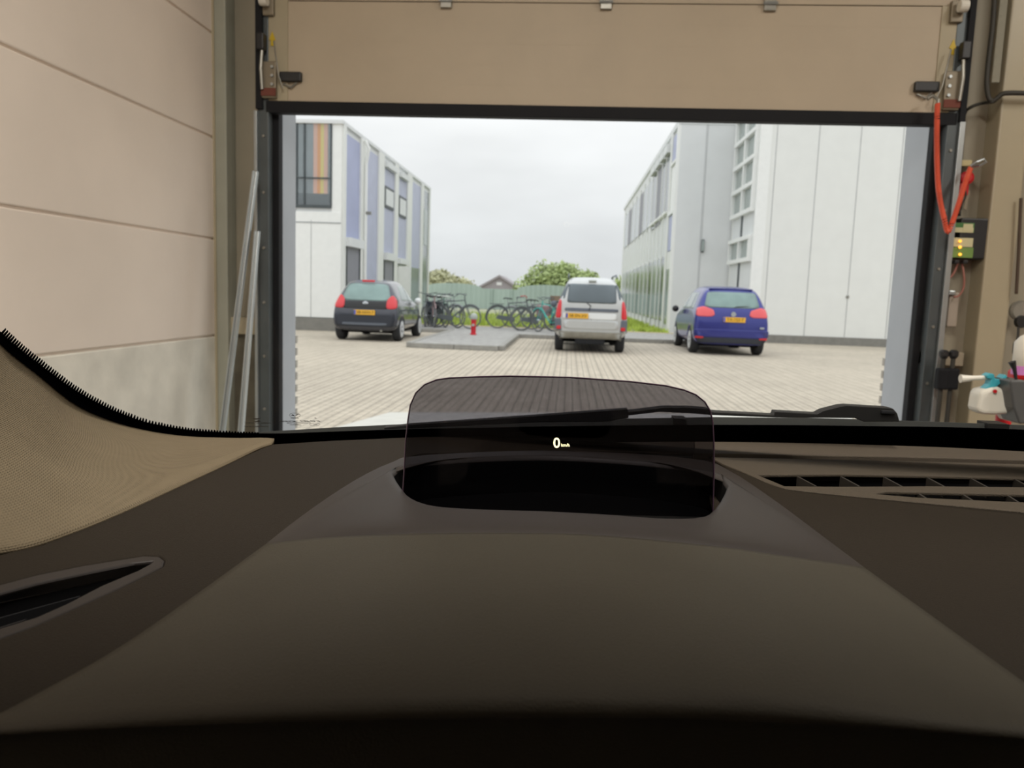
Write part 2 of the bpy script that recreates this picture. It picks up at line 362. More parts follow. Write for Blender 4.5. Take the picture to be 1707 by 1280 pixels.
def bush(name, loc, rad, n, m, label, cat='tree', ls=.32, seed=1, trunk=True):
    rnd = random.Random(seed); r = empty(name, loc, label, cat)
    lobes = [(Vector((rnd.uniform(-.75, .75)*rad[0], rnd.uniform(-.5, .5)*rad[1], rad[2]*rnd.uniform(.35, .85))), rnd.uniform(.3, .5)) for _ in range(9)]
    lobes.append((Vector((0, 0, rad[2]*.95)), .42))
    mb = MB()
    for _ in range(n):
        c, s_ = rnd.choice(lobes); d = Vector((rnd.gauss(0, 1), rnd.gauss(0, 1), rnd.gauss(0, 1))).normalized()
        q = c + Vector((d.x*rad[0]*s_, d.y*rad[1]*s_, d.z*rad[2]*s_*.8))*(rnd.random()**.33)*rnd.choice((.9, 1, 1, 1.12, 1.25))
        if q.z < .1: q.z = .1
        a = Vector((rnd.gauss(0, 1), rnd.gauss(0, 1), rnd.gauss(0, 1))).normalized(); b = a.orthogonal().normalized(); s2 = ls*rnd.uniform(.5, 1.1)
        mb.add([q-a*s2, q-b*s2*.45, q+a*s2, q+b*s2*.45], [(0, 1, 2, 3)])
    mb.build('foliage', m, r)
    if trunk:
        tb = MB()
        for _ in range(7):
            c, s_ = rnd.choice(lobes); tb.tube([(rnd.uniform(-.2, .2), rnd.uniform(-.2, .2), 0), c*.5+Vector((0, 0, .1)), c], [.12, .07, .02], 6)
        tb.build('branches', 'bark', r)
    return r
bush('bush', (-12.6, 75, 0), (4.0, 2.5, 2.6), 7000, 'leaf_brown', 'wide brownish green bush behind the left hump of the fence', 'bush', .26, 3)
bush('tree', (-.75, 72, 0), (3.5, 3.0, 3.45), 9000, 'leaf', 'bright green round tree behind the fence left of the silver van', 'tree', .26, 5)
bush('hedge', (-24.0, 88, 0), (5, 3, 3.4), 4000, 'leaf', 'green hedge far behind, mostly hidden by the left office building', 'hedge', .3, 8)
bush('hedge', (8.0, 70, 0), (4, 3, 3.0), 4000, 'leaf', 'green hedge behind the fence, mostly hidden by the silver van and right building', 'hedge', .3, 9)
# ------------------------------------------------------------------ left office building
LX, LY0, LY1, LZ = -7.2, 24.0, 39.0, 6.5
lb = empty('office_building', (LX, LY0, 0), 'two-storey office block with blue panels between white piers, behind the black hatchback', 'building')
def L(name, a, b, m, par=None, bev=0):          # local box of the left building: world coordinates in, local out
    p = par or lb
    return MB().box((a[0]-LX, a[1]-LY0, a[2]), (b[0]-LX, b[1]-LY0, b[2])).build(name, m, p, bev)
L('wall', (-22, LY0, 0), (LX-.02, LY1, LZ-.1), 'white_cool')
L('front_cladding', (-22, LY0-.06, .42), (LX, LY0, 3.72), 'white_bright', bev=.01)
L('plinth', (-22, LY0-.10, 0), (LX+.02, LY0-.02, .40), 'plinth')
mb = MB()
for x in (-12.9, -11.9, -10.9, -9.9, -9.05, -8.15): mb.box((x-.008-LX, -.068, .42), (x+.008-LX, -.058, 3.45))
mb.box((-14.8, -.07, 3.36), (0, -.058, 3.40)); mb.build('cladding_seam', 'seam_grey', lb)
# big front window: px 497-552, y 203-341
wx0, wx1, wz0, wz1 = -8.60, -7.56, 3.92, 6.42
L('front_wall_upper', (-22, LY0-.05, 3.72), (wx0-.06, LY0, LZ), 'white_bright'); L('front_wall_upper', (wx1+.05, LY0-.05, 3.72), (LX, LY0, LZ), 'white_bright')
L('front_wall_upper', (wx0-.06, LY0-.05, wz1+.03), (wx1+.05, LY0, LZ), 'white_bright')
wf = L('window', (wx0-.06, LY0-.09, wz0-.08), (wx1+.05, LY0+.0, wz0), 'steel_dark')
mb = MB()
for (a0, b0, a1, b1) in ((wx0-.06, wz0-.08, wx0, wz1+.08), (wx1, wz0-.08, wx1+.06, wz1+.08), (wx0, wz1, wx1, wz1+.08), (wx0+.2, wz0, wx0+.25, wz1), (wx0, 4.72, wx1, 4.76)):
    mb.box((a0-LX, -.08, b0), (a1-LX, -.02, b1))
mb.build('window_frame', 'steel_dark', lb)
L('pane', (wx0, LY0-.045, wz0), (wx1, LY0-.04, wz1), 'window_glass', wf)
L('dim_room_sheet', (wx0-.3, LY0-.018, wz0-.1), (wx1+.02, LY0-.012, wz1+.02), 'window_mid')  # thin sheet coloured to stand for the dim room behind the pane
for i, (f0, f1, m_) in enumerate(((.48, .60, 'curtain_pink'), (.60, .70, 'curtain_orange'), (.70, .80, 'curtain_yellow'), (.80, .92, 'curtain_pink'))):
    mb = MB(); W_ = wx1-wx0; n = 10
    P = [(wx0+W_*(f0+(f1-f0)*k/n)-LX, -.030+.006*math.sin(k*2.1)) for k in range(n+1)]
    vv = [(x-(.05 if False else 0), y, z) for (x, y) in P for z in (4.25, 6.38)]
    mb.add(vv, [(2*k, 2*k+2, 2*k+3, 2*k+1) for k in range(n)]); mb.build('curtain', m_, lb, solid=.002)
L('dark_room_strip', (wx0, LY0-.036, wz0), (wx1, LY0-.034, wz0+.35), 'window_dark')  # dark strip painted for the darker room behind the lower pane
# roof edge
L('roof_edge', (-22, LY0-.12, LZ-.12), (LX+.06, LY1+.05, LZ), 'white_cool', bev=.01)
# street facade on x = LX ; piers, panels
def fac(name, y0, y1, z0, z1, m, d0=-.02, d1=.0): return L(name, (LX+d0, y0, z0), (LX+d1, y1, z1), m)
for (y0, y1) in ((24.0, 24.3), (26.0, 26.75), (28.45, 29.3), (31.1, 31.75), (33.5, 34.5), (36.6, 37.2), (38.7, 39.0)):
    fac('pier', y0, y1, 0, LZ-.12, 'white_paint', -.02, .06)
for (y0, y1, z0, z1, m) in ((24.3, 26.0, 2.95, 6.2, 'panel_blue_deep'), (26.75, 28.45, .3, 6.2, 'panel_blue'), (29.3, 31.1, 2.7, 6.2, 'panel_blue'), (31.75, 33.5, 2.7, 6.2, 'panel_blue'), (34.5, 36.6, .3, 6.2, 'panel_blue'), (37.2, 38.7, .3, 6.2, 'window_mid')):
    fac('blue_panel', y0, y1, z0, z1, m, -.02, .0)
for (y0, y1, z0, z1) in ((29.45, 30.95, 4.5, 5.3), (31.9, 33.3, 4.4, 5.25)):
    f = fac('window', y0, y1, z0, z1, 'steel_dark', 0, .05); L('pane', (LX+.04, y0+.12, z0+.1), (LX+.06, y1-.12, z1-.1), 'white_cool', f)
    fac('shutter_box', y0-.1, y1+.1, 5.98, 6.18, 'white_cool', 0, .16); 
fac('window_upper_end', 37.5, 38.4, 3.6, 5.3, 'window_pale', 0, .03)
# ground floor
for (y0, y1, zt, m) in ((24.35, 25.95, 2.7, 'shutter_grey'), (29.4, 31.0, 2.5, 'shutter_grey')):
    f = fac('shutter', y0, y1, 1.55, zt, m, 0, .05); fac('shutter_box', y0-.05, y1+.05, zt, zt+.28, 'white_cool', 0, .2)
    for yy in (y0, y1-.06): L('shutter_rail', (LX, yy, .5), (LX+.08, yy+.06, zt), 'steel_dark', f)
    g = fac('window', y0+.06, y1-.06, .75, 1.55, 'window_mid', 0, .03)
f = fac('doorway', 31.8, 33.4, 0, 2.45, 'window_dark', 0, .03); L('door_leaf', (LX+.02, 31.8, .05), (LX+.6, 31.86, 2.35), 'white_bright', f); fac('shutter_box', 31.7, 33.5, 2.45, 2.68, 'white_cool', 0, .2)
for (y0, y1) in ((34.6, 36.5), (37.25, 38.6)): fac('window', y0, y1, .6, 2.4, 'window_mid', 0, .03)
mb = MB(); mb.tube([(.1, 26.3-LY0, 6.35), (.22, 26.35-LY0, 6.1), (.12, 26.4-LY0, 5.6), (.12, 26.4-LY0, .1)], .055, 8); mb.build('drainpipe', 'white_bright', lb)
fac('wall_lamp', 26.35, 26.5, 3.9, 4.0, 'zinc', .12, .3)
# ------------------------------------------------------------------ right building, far wing with strip windows
RX, RY0, RY1, RZ = 4.04, 31.17, 62.0, 8.2
rb = empty('office_building', (RX, RY0, 0), 'far white office wing with rows of dark windows, right of the silver van', 'building')
def R_(name, a, b, m, par=None, bev=0):
    return MB().box((a[0]-RX, a[1]-RY0, a[2]), (b[0]-RX, b[1]-RY0, b[2])).build(name, m, par or rb, bev)
R_('wall', (RX+.02, RY0, 0), (12, RY1, RZ+.1), 'white_cool')
mb = MB()
for x in (RX+1.0, RX+1.05): mb.box((x-RX, -.012, .3), (x-RX+.012, 0, RZ))
mb.build('cladding_seam', 'seam_grey', rb)
R_('roof_edge', (RX-.06, RY0-.03, RZ-.05), (12, RY1, RZ+.18), 'white_cool')
def facr(name, y0, y1, z0, z1, m, d0=0, d1=.03, par=None): return R_(name, (RX-d1, y0, z0), (RX+.02-d0, y1, z1), m, par)
facr('pier', RY0, RY0+.35, 0, RZ-.05, 'white_bright', 0, .08)
facr('pier', 32.95, 33.5, 0, RZ-.05, 'white_paint', 0, .06)
facr('blue_panel', 31.55, 32.9, 6.9, 7.95, 'panel_blue_deep'); facr('window', 31.6, 32.9, 4.9, 6.75, 'white_bright'); facr('window_sill', 31.5, 32.95, 4.78, 4.9, 'white_bright', 0, .1)
facr('window_sill', 31.5, 32.95, 6.78, 6.88, 'white_bright', 0, .1)
facr('blue_panel', 31.55, 32.9, 3.35, 4.75, 'panel_blue_deep'); facr('window', 31.6, 32.9, .35, 2.6, 'window_mid'); facr('transom', 31.6, 32.9, 2.6, 3.3, 'white_paint')
y = 33.6; widths = [1.5, 1.5, 2.0, 2.0, 2.2, 2.4, 2.6, 2.8, 2.9, 3.0, 3.4]
for i, wd in enumerate(widths):
    y1 = min(y+wd-.28, RY1-.2)
    if i in (0, 1): up_ = facr('window', y, y1, 5.1, 7.75, 'window_dark')
    elif i in (2, 3): up_ = facr('window', y, y1, 4.8, 7.5, 'window_dark' if i == 3 else 'shutter_grey')
    else: up_ = facr('window', y, y1, 5.1, 7.45, 'shutter_grey' if i % 3 == 0 else 'window_mid')
    R_('mullion', (RX-.04, y1, 4.9), (RX, y1+.2, 7.8), 'white_paint')
    if i < 4: facr('shutter_box', y, y1, 7.5, 7.85, 'white_cool', 0, .2); facr('window_sill', y, y1, 4.98, 5.08, 'white_bright', 0, .14)
    facr('window', y, y1, .45, 3.15, 'window_mid' if i % 3 else 'window_dark')
    R_('mullion', (RX-.05, y1, 0), (RX, y1+.2, 3.25), 'white_paint')
    y = y1+.28
y = 33.5
while y < RY1-.4: MB().box((-.05, y-RY0, 3.3), (-.02, y+.05-RY0, 4.9)).build('facade_fin', 'white_paint', rb); y += 1.6
lm = empty('wall_lamp', (5.15, RY0-.1, 3.25), 'small dark wall lamp on the white wall above the blue car', 'lamp')
MB().box((-.06, 0, 0), (.06, .1, .5)).build('lamp_housing', 'steel_dark', lm, .02); MB().box((-.045, -.03, .04), (.045, 0, .46)).build('diffuser', 'window_pale', lm, .01)
# near wing
NX, NY = 6.22, 27.2
nb = empty('warehouse_building', (NX, NY, 0), 'near white clad wing on the right with a tall lattice stair window', 'building')
def N_(name, a, b, m, par=None, bev=0):
    return MB().box((a[0]-NX, a[1]-NY, a[2]), (b[0]-NX, b[1]-NY, b[2])).build(name, m, par or nb, bev)
N_('wall', (NX, NY, .28), (24, 31.1, 9.2), 'white_paint'); N_('plinth', (NX-.03, NY-.03, 0), (24, 31.1, .28), 'plinth'); N_('corner_trim', (NX-.03, NY-.03, .28), (NX+.35, NY+.05, 9.2), 'white_bright')
mb = MB()
x = NX+.42
for px in (1288, 1358, 1427, 1497, 1570, 1640): 
    x = XatY(px, 330, NY); mb.box((x-NX-.01, -.008, .28), (x-NX+.01, .0, 9.2))
mb.build('cladding_seam', 'seam_grey', nb)
p_ = atY(1413, 495, NY-.02); MB().box((p_.x-NX-.05, -.03, p_.z-.05), (p_.x-NX+.05, 0, p_.z+.05)).build('vent_cap', 'zinc', nb, .01)
ya, yb, ym = 27.45, 30.75, 29.05
def lattice(z0, z1, rows, name):
    root = N_(name, (NX-.03, ya, z0), (NX+.01, yb, z1), 'window_pale'); mb = MB()
    for yy in (ya, ym, yb): mb.box((-.14, yy-.09-NY, z0-.06), (0, yy+.09-NY, z1+.06))
    for k in range(rows+1):
        z = z0+(z1-z0)*k/rows; mb.box((-.16, ya-NY-.1, z-.07), (0, yb-NY+.1, z+.07))
    mb.build('lattice_frame', 'white_bright', root); return root
lattice(4.55, 9.05, 5, 'stair_window'); lattice(2.85, 3.62, 1, 'low_window')
N_('infill_panel', (NX-.02, ya, 3.68), (NX+.01, yb, 4.48), 'white_cool'); N_('infill_panel', (NX-.02, ya, .3), (NX+.01, yb, 2.8), 'white_cool')
N_('joint_post', (NX-.06, ym+.0, 3.68), (NX+.01, ym+.16, 4.48), 'steel_dark'); N_('joint_post', (NX-.06, ym, .3), (NX+.01, ym+.16, 2.78), 'steel_dark')
# ------------------------------------------------------------------ cars
def section(st, fr):
    y, zb, zbelt, zt, w_, wt = st
    a = []
    a.append((0, zb)); a.append((w_*.8, zb)); a.append((w_*.965, zb+.07)); a.append((w_, zb+.38*(zbelt-zb))); a.append((w_*.995, zb+.7*(zbelt-zb))); a.append((w_*.955, zbelt))
    for t in (.33, .66): a.append((w_*.955+(wt-w_*.955)*t**1.1, zbelt+(zt-zbelt)*t))
    a.append((wt, zt-(zt-zbelt)*.1)); a.append((wt*.86, zt-.012)); a.append((wt*.45, zt)); a.append((0, zt+.004))
    return [Vector((x, y, z)) for x, z in a]
def car_body(name, stations, m, wheels, wr, root, wt_=.22):
    secs = [section(s, 0) for s in stations]; n = len(secs[0]); mb = MB(); full = []
    for sc in secs: full.append(sc + [Vector((-p.x, p.y, p.z)) for p in reversed(sc[1:-1])])
    N = len(full[0]); vs = [p for r in full for p in r]
    fs = [(i*N+k, i*N+(k+1) % N, (i+1)*N+(k+1) % N, (i+1)*N+k) for i in range(len(full)-1) for k in range(N)]
    fs += [tuple(range(N)), tuple((len(full)-1)*N+k for k in reversed(range(N)))]
    mb.add(vs, fs); tmp = mb.build('tmp', m, None, smooth=True, sub=2)
    cb = MB(); W = max(s[4] for s in stations)
    for wy in wheels:
        for s in (-1, 1): cb.lathe([(wr*1.17, -.3), (wr*1.17, .3)], (s*(W+.05), wy, wr), 'X', 32)
    cu = cb.build('tmpc', m)
    md = tmp.modifiers.new('b', 'BOOLEAN'); md.object = cu; md.operation = 'DIFFERENCE'; md.solver = 'EXACT'
    dg = bpy.context.evaluated_depsgraph_get(); dg.update(); me = bpy.data.meshes.new_from_object(tmp.evaluated_get(dg))
    bpy.data.objects.remove(tmp); bpy.data.objects.remove(cu)
    me.materials.clear(); me.materials.append(MATS[m]); me.name = name
    for p in me.polygons: p.use_smooth = True; p.material_index = 0
    ob = bpy.data.objects.new(name, me); COL.objects.link(ob); ob.parent = root
    return ob, BVHTree.FromPolygons([v.co for v in me.vertices], [tuple(p.vertices) for p in me.polygons])
def patch(name, bvh, poly, dirv, m, parent, off=.006, corner=.25, plane='xz', n=4, depth0=None):
    """convex 2-D outline rounded and pressed onto the body along dirv"""
    d = Vector(dirv).normalized(); P = [Vector(p) for p in poly]; N = len(P); out = []
    for i in range(N):
        a, b, c = P[i-1], P[i], P[(i+1) % N]; r = corner
        p0 = b+(a-b)*r*.5; p1 = b+(c-b)*r*.5
        for k in range(n+1):
            t = k/n; out.append(p0*(1-t)**2+b*2*t*(1-t)+p1*t*t)
    # add edge midpoints for conformity
    dense = []
    for i in range(len(out)):
        a, b = out[i], out[(i+1) % len(out)]; k = max(1, int((b-a).length/.07))
        for j in range(k): dense.append(a+(b-a)*j/k)
    c = sum(dense, Vector((0, 0)))/len(dense); rings = [1, .85, .65, .45, .25]; M_ = len(dense); vs = []
    def hit(q):
        if plane == 'xz': o = Vector((q.x, -3, q.y)) if depth0 is None else Vector((q.x, 0, q.y))+Vector(depth0)
        else: o = Vector((3 if d.x < 0 else -3, q.x, q.y))
        h_ = bvh.ray_cast(o, d)
        if h_[0] is None: return None
        return h_[0]+h_[1]*(off if h_[1].dot(d) < 0 else -off)
    for r in rings:
        for q in dense: vs.append(hit(c+(q-c)*r))
    vs.append(hit(c))
    good = [v for v in vs if v is not None]
    if not good: return None
    av = sum(good, Vector())/len(good); vs = [v if v is not None else None for v in vs]
    last = av
    for i in range(len(vs)):
        if vs[i] is None: vs[i] = vs[i+M_].copy() if i+M_ < len(vs) and vs[i+M_] is not None else last.copy()
        last = vs[i]
    fs = [(i*M_+k, i*M_+(k+1) % M_, (i+1)*M_+(k+1) % M_, (i+1)*M_+k) for i in range(len(rings)-1) for k in range(M_)]
    b = (len(rings)-1)*M_; fs += [(b+k, b+(k+1) % M_, len(vs)-1) for k in range(M_)]
    mb = MB(); mb.add(vs, fs); ob = mb.build(name, m, parent, smooth=True)
    s = sum(p.normal.dot(d)*p.area for p in ob.data.polygons)
    if s > 0: ob.data.flip_normals()
    md = ob.modifiers.new('thick', 'SOLIDIFY'); md.thickness = off+.012; md.offset = -1
    return ob
def mir(poly): return [(-x, z) for x, z in reversed(poly)]
def wheel(root, x, y, r, side, steel='hub_cap', w_=.2):
    w0 = MB().lathe([(r*.62, -w_/2), (r*.93, -w_/2), (r, -w_/2+.035), (r, w_/2-.035), (r*.93, w_/2), (r*.62, w_/2)], (0, 0, 0), 'X', 32).build('wheel', 'tyre', root, smooth=True)
    w0.location = (x, y, r)
    mb = MB(); s = side
    mb.lathe([(r*.70, s*(w_/2-.05)), (r*.70, s*(w_/2+.004)), (r*.6, s*(w_/2+.012)), (r*.3, s*(w_/2+.004))], axis='X', n=32)
    for k in range(7):
        a = k*2*math.pi/7; ca, sa = math.cos(a), math.sin(a); q = .035
        mb.prism([(s*(w_/2-.01), r*.1*ca-q*sa, r*.1*sa+q*ca), (s*(w_/2-.01), r*.6*ca-q*sa, r*.6*sa+q*ca), (s*(w_/2-.01), r*.6*ca+q*sa, r*.6*sa-q*ca), (s*(w_/2-.01), r*.1*ca+q*sa, r*.1*sa-q*ca)], (s*.014, 0, 0))
    mb.lathe([(r*.14, s*(w_/2-.02)), (r*.14, s*(w_/2+.012)), (r*.08, s*(w_/2+.02))], axis='X', n=16)
    mb.build('hub_cap', steel, w0); return w0
def plate(root, x, y, z, body, w_=.52, h_=.12, rx=0):
    p = MB().box((-w_/2, -.008, -h_/2), (w_/2, .008, h_/2)).build('number_plate', 'plate_yellow', root, .006); p.location = (x, y, z); p.rotation_euler = (rx, 0, 0)
    MB().box((-w_/2+.004, -.0095, -h_/2+.008), (-w_/2+.045, -.007, h_/2-.008)).build('country_strip', 'plate_blue', p)
    text('registration', body, .098, Matrix.Translation((.02, -.0095, 0)) @ Matrix.Rotation(math.pi/2, 4, 'X'), 'ink', p)
    return p
def mirror_part(root, x, y, z, s, m):
    MB().lathe([(.02, -.08), (.075, -.06), (.09, 0), (.07, .05), (.02, .07)], (0, 0, 0), 'Y', 16).build('door_mirror', m, root, smooth=True).location = (x+s*.1, y, z)
# dark small hatchback
ah = empty('hatchback_car', (-5.36, 20.0, 0), 'small black hatchback parked by the left building with red tail lamps', 'car')
ah.scale = (1.07,)*3
stA = [(0, .36, .60, .66, .70, .62), (.02, .30, .68, .78, .775, .66), (.06, .26, .80, .93, .81, .67), (.12, .24, .90, 1.02, .815, .66), (.25, .23, .96, 1.26, .82, .60), (.36, .22, .97, 1.44, .82, .54), (.48, .22, .97, 1.50, .82, .53), (1.1, .22, .96, 1.54, .82, .54), (1.7, .22, .94, 1.51, .82, .53), (2.2, .22, .92, 1.22, .82, .55), (2.6, .22, .90, .98, .81, .62), (3.1, .24, .82, .86, .79, .66), (3.45, .3, .66, .70, .70, .6), (3.5, .4, .6, .62, .6, .5)]
ab, abv = car_body('body', stA, 'paint_dark', (.55, 2.9), .30, ah)
for y, x in ((.55, .72), (2.9, .72)):
    for s in (-1, 1): wheel(ah, s*x, y, .30, s)
patch('hatch_glass', abv, [(-.63, 1.0), (.63, 1.0), (.50, 1.42), (-.50, 1.42)], (0, 1, 0), 'hatch_glass', ah, corner=.35)
patch('tailgate_panel', abv, [(-.56, .80), (.56, .80), (.61, .985), (-.61, .985)], (0, 1, 0), 'black_plastic', ah, off=.004)
for q in (1, -1):
    pl = [(.53, .80), (.82, .82), (.81, 1.04), (.70, 1.15), (.56, 1.03)]
    patch('tail_lamp', abv, pl if q == 1 else mir(pl), (-.25*q, 1, 0), 'lamp_red', ah, off=.012, corner=.7, depth0=(.25*q*3, -3, 0))
    sg = [(.75, 1.02), (1.55, 1.0), (1.5, 1.40), (.95, 1.38)] ; sg2 = [(1.62, 1.0), (2.2, .98), (1.75, 1.40), (1.58, 1.40)]
    patch('side_window', abv, sg, (-q, 0, 0), 'window_pale', ah, plane='yz', corner=.25); patch('side_window', abv, sg2, (-q, 0, 0), 'window_pale', ah, plane='yz', corner=.2)  # pale colour stands in for reflections on the side glass
    mirror_part(ah, q*.80, 2.15, 1.0, q, 'white_cool')
patch('bumper', abv, [(-.72, .36), (.72, .36), (.76, .68), (-.76, .68)], (0, 1, 0), 'bumper_dark', ah, off=.014, corner=.3)
patch('bumper_strip', abv, [(-.56, .40), (.56, .40), (.56, .46), (-.56, .46)], (0, 1, 0), 'bumper_grey', ah, off=.03, corner=.5)
MB().box((-.16, .33, 1.46), (.16, .37, 1.51)).build('brake_lamp', 'lamp_red', ah, .01)
MB().lathe([(.055, .01), (.085, 0), (.085, -.02), (.05, -.028)], (0, 0, 0), 'Y', 24).build('badge', 'chrome', ah).location = (.0, .085, .90)
plate(ah, .0, -.02, .71, '08-NKH-7')
MB().tube([(.08, .2, 1.02), (.02, .16, 1.06), (-.3, .2, 1.08)], .01, 6).build('rear_wiper', 'black_plastic', ah)
MB().tube([(.42, -.02, .27), (.42, .3, .27)], .03, 10).build('exhaust_pipe', 'zinc', ah)
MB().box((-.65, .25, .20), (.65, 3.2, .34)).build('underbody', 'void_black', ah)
# silver van
vh = empty('van', (.56, 18.95, 0), 'boxy silver van with grey bumpers and twin rear doors seen from behind', 'car')
vh.scale = (1.05,)*3
stV = [(0, .42, .70, .76, .74, .68), (.03, .38, .95, 1.10, .83, .72), (.07, .34, 1.0, 1.35, .845, .66), (.16, .33, 1.05, 1.66, .85, .565), (.28, .32, 1.06, 1.745, .85, .54), (.6, .30, 1.06, 1.775, .85, .55), (1.8, .3, 1.04, 1.775, .85, .58), (2.6, .3, 1.02, 1.70, .85, .57), (3.2, .3, 1.0, 1.2, .85, .62), (3.9, .3, .92, .98, .82, .66), (4.25, .35, .8, .84, .74, .6), (4.3, .42, .7, .72, .64, .5)]
vb, vbv = car_body('body', stV, 'paint_silver', (.72, 3.4), .32, vh)
for y in (.72, 3.4):
    for s in (-1, 1): wheel(vh, s*.73, y, .32, s, 'zinc')
patch('rear_glass', vbv, [(-.575, 1.16), (.575, 1.16), (.55, 1.60), (-.55, 1.60)], (0, 1, 0), 'window_dark', vh, corner=.18)
patch('trim_band', vbv, [(-.62, .965), (.62, .965), (.62, 1.04), (-.62, 1.04)], (0, 1, 0), 'bumper_grey', vh, corner=.3, off=.01)
patch('tailgate_recess', vbv, [(-.08, .79), (.58, .79), (.58, .93), (-.08, .93)], (0, 1, 0), 'white_cool', vh, corner=.3, off=.006)
patch('tailgate_panel', vbv, [(-.64, .56), (.64, .56), (.64, .76), (-.64, .76)], (0, 1, 0), 'paint_silver', vh, corner=.3, off=.012)
for q in (1, -1):
    pl = [(.70, .80), (.84, .80), (.82, 1.22), (.715, 1.22)]
    patch('tail_lamp', vbv, pl if q == 1 else mir(pl), (-.3*q, 1, 0), 'lamp_red', vh, off=.012, corner=.5, depth0=(.9*q, -3, 0))
    pl = [(.665, 1.25), (.82, 1.25), (.70, 1.60), (.625, 1.60)]
    patch('quarter_glass', vbv, pl if q == 1 else mir(pl), (-.5*q, 1, 0), 'window_dark', vh, off=.008, corner=.3, depth0=(1.5*q, -3, 0))
    pl = [(.68, .50), (.85, .50), (.86, .79), (.70, .79)]
    patch('corner_trim', vbv, pl if q == 1 else mir(pl), (-.3*q, 1, 0), 'bumper_grey', vh, off=.01, corner=.3, depth0=(.9*q, -3, 0))
    pl = [(.70, .54), (.80, .54), (.80, .62), (.70, .62)]
    patch('reflector', vbv, pl if q == 1 else mir(pl), (-.3*q, 1, 0), 'lamp_red', vh, off=.022, corner=.5, depth0=(.9*q, -3, 0))
    for a, b in ((.35, 1.25), (1.4, 2.2), (2.3, 3.0)):
        patch('side_window', vbv, [(a, 1.12), (b, 1.12), (b-.05 if b < 2.9 else b-.35, 1.58), (a+.05, 1.58)], (-q, 0, 0), 'window_dark', vh, plane='yz', corner=.2)
    MB().tube([(q*.56, .3, 1.76), (q*.56, .4, 1.83), (q*.56, 2.2, 1.83), (q*.56, 2.3, 1.76)], .018, 8).build('roof_rail', 'bumper_grey', vh)
    mirror_part(vh, q*.84, 3.0, 1.08, q, 'bumper_grey')
patch('bumper', vbv, [(-.84, .36), (.84, .36), (.84, .50), (-.84, .50)], (0, 1, 0), 'zinc', vh, off=.04, corner=.2)
mb = MB(); mb.box((-.006, -.002, .56), (.006, .012, .8)); mb.build('door_seam', 'bumper_grey', vh)
MB().tube([(-.06, .0, 1.0), (-.02, .03, 1.1), (-.2, .06, 1.22)], .012, 6).build('rear_wiper', 'black_plastic', vh)
MB().box((-.09, .14, 1.66), (.09, .2, 1.70)).build('brake_lamp', 'hydrant_grey', vh, .01)
plate(vh, -.33, -.012, .86, '58-SN-XV')
p = MB().box((-.66, -.02, .80), (-.60, 0, .92)).build('tail_marker', 'lamp_clear', vh, .01)
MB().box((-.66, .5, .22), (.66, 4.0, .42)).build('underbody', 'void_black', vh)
MB().box((-.35, .25, .2), (.35, .5, .36)).build('spare_wheel_carrier', 'bumper_dark', vh, .03)
# blue mpv
bh = empty('family_car', (4.17, 20.0, 0), 'dark blue family car with pale red tail lamps, rightmost of the parked cars', 'car')
bh.scale = (1.065,)*3
stB = [(0, .34, .62, .70, .78, .70), (.02, .28, .80, .86, .85, .74), (.07, .25, .95, 1.08, .88, .74), (.16, .24, 1.03, 1.24, .89, .70), (.30, .24, 1.06, 1.52, .89, .63), (.42, .24, 1.06, 1.61, .89, .61), (.8, .22, 1.05, 1.66, .89, .61), (1.6, .22, 1.02, 1.68, .89, .61), (2.3, .22, .99, 1.62, .89, .60), (3.0, .22, .96, 1.22, .88, .64), (3.5, .22, .92, 1.0, .87, .68), (4.0, .26, .78, .84, .82, .66), (4.2, .36, .66, .68, .7, .55)]
bb, bbv = car_body('body', stB, 'paint_blue', (.68, 3.3), .32, bh)
for y in (.68, 3.3):
    for s in (-1, 1): wheel(bh, s*.78, y, .32, s)
patch('hatch_glass', bbv, [(-.66, 1.14), (.66, 1.14), (.57, 1.52), (-.57, 1.52)], (0, 1, 0), 'hatch_glass', bh, corner=.3)
for q in (1, -1):
    pl = [(.42, .96), (.50, .92), (.86, .92), (.87, 1.11), (.70, 1.16), (.46, 1.08)]
    patch('tail_lamp', bbv, pl if q == 1 else mir(pl), (-.25*q, 1, 0), 'lamp_red_pale', bh, off=.014, corner=.5, depth0=(.75*q, -3, 0))
    for a, b, c_, d_ in ((.6, .95, .85, .98), (1.05, 1.95, 1.1, 1.9), (2.05, 2.9, 2.1, 2.45)):
        patch('side_window', bbv, [(a, 1.1), (b, 1.08), (d_, 1.5), (c_, 1.5)], (-q, 0, 0), 'window_pale', bh, plane='yz', corner=.2)
    pl = [(.66, .40), (.84, .40), (.84, .45), (.66, .45)]
    patch('reflector', bbv, pl if q == 1 else mir(pl), (-.1*q, 1, 0), 'lamp_red', bh, off=.03, corner=.5, depth0=(.3*q, -3, 0))
    mirror_part(bh, q*.88, 2.75, 1.05, q, 'black_plastic')
patch('bumper', bbv, [(-.84, .44), (.84, .44), (.86, .62), (-.86, .62)], (0, 1, 0), 'paint_blue', bh, off=.035, corner=.3)
patch('lower_bumper', bbv, [(-.78, .30), (.78, .30), (.82, .42), (-.82, .42)], (0, 1, 0), 'bumper_dark', bh, off=.02, corner=.3)
MB().lathe([(.06, -.02), (.06, 0), (.04, .005)], (0, 0, 0), 'Y', 24).build('badge', 'chrome', bh).location = (.03, .045, .99)
bh.children[-1].scale = (1.6, 1, 1)
plate(bh, .05, -.012, .86, 'TX-152-T')
MB().tube([(.02, .12, 1.12), (.1, .1, 1.17), (.45, .14, 1.19)], .012, 6).build('rear_wiper', 'black_plastic', bh)
MB().box((-.52, .37, 1.575), (.52, .52, 1.605)).build('roof_spoiler', 'paint_blue', bh, .012)
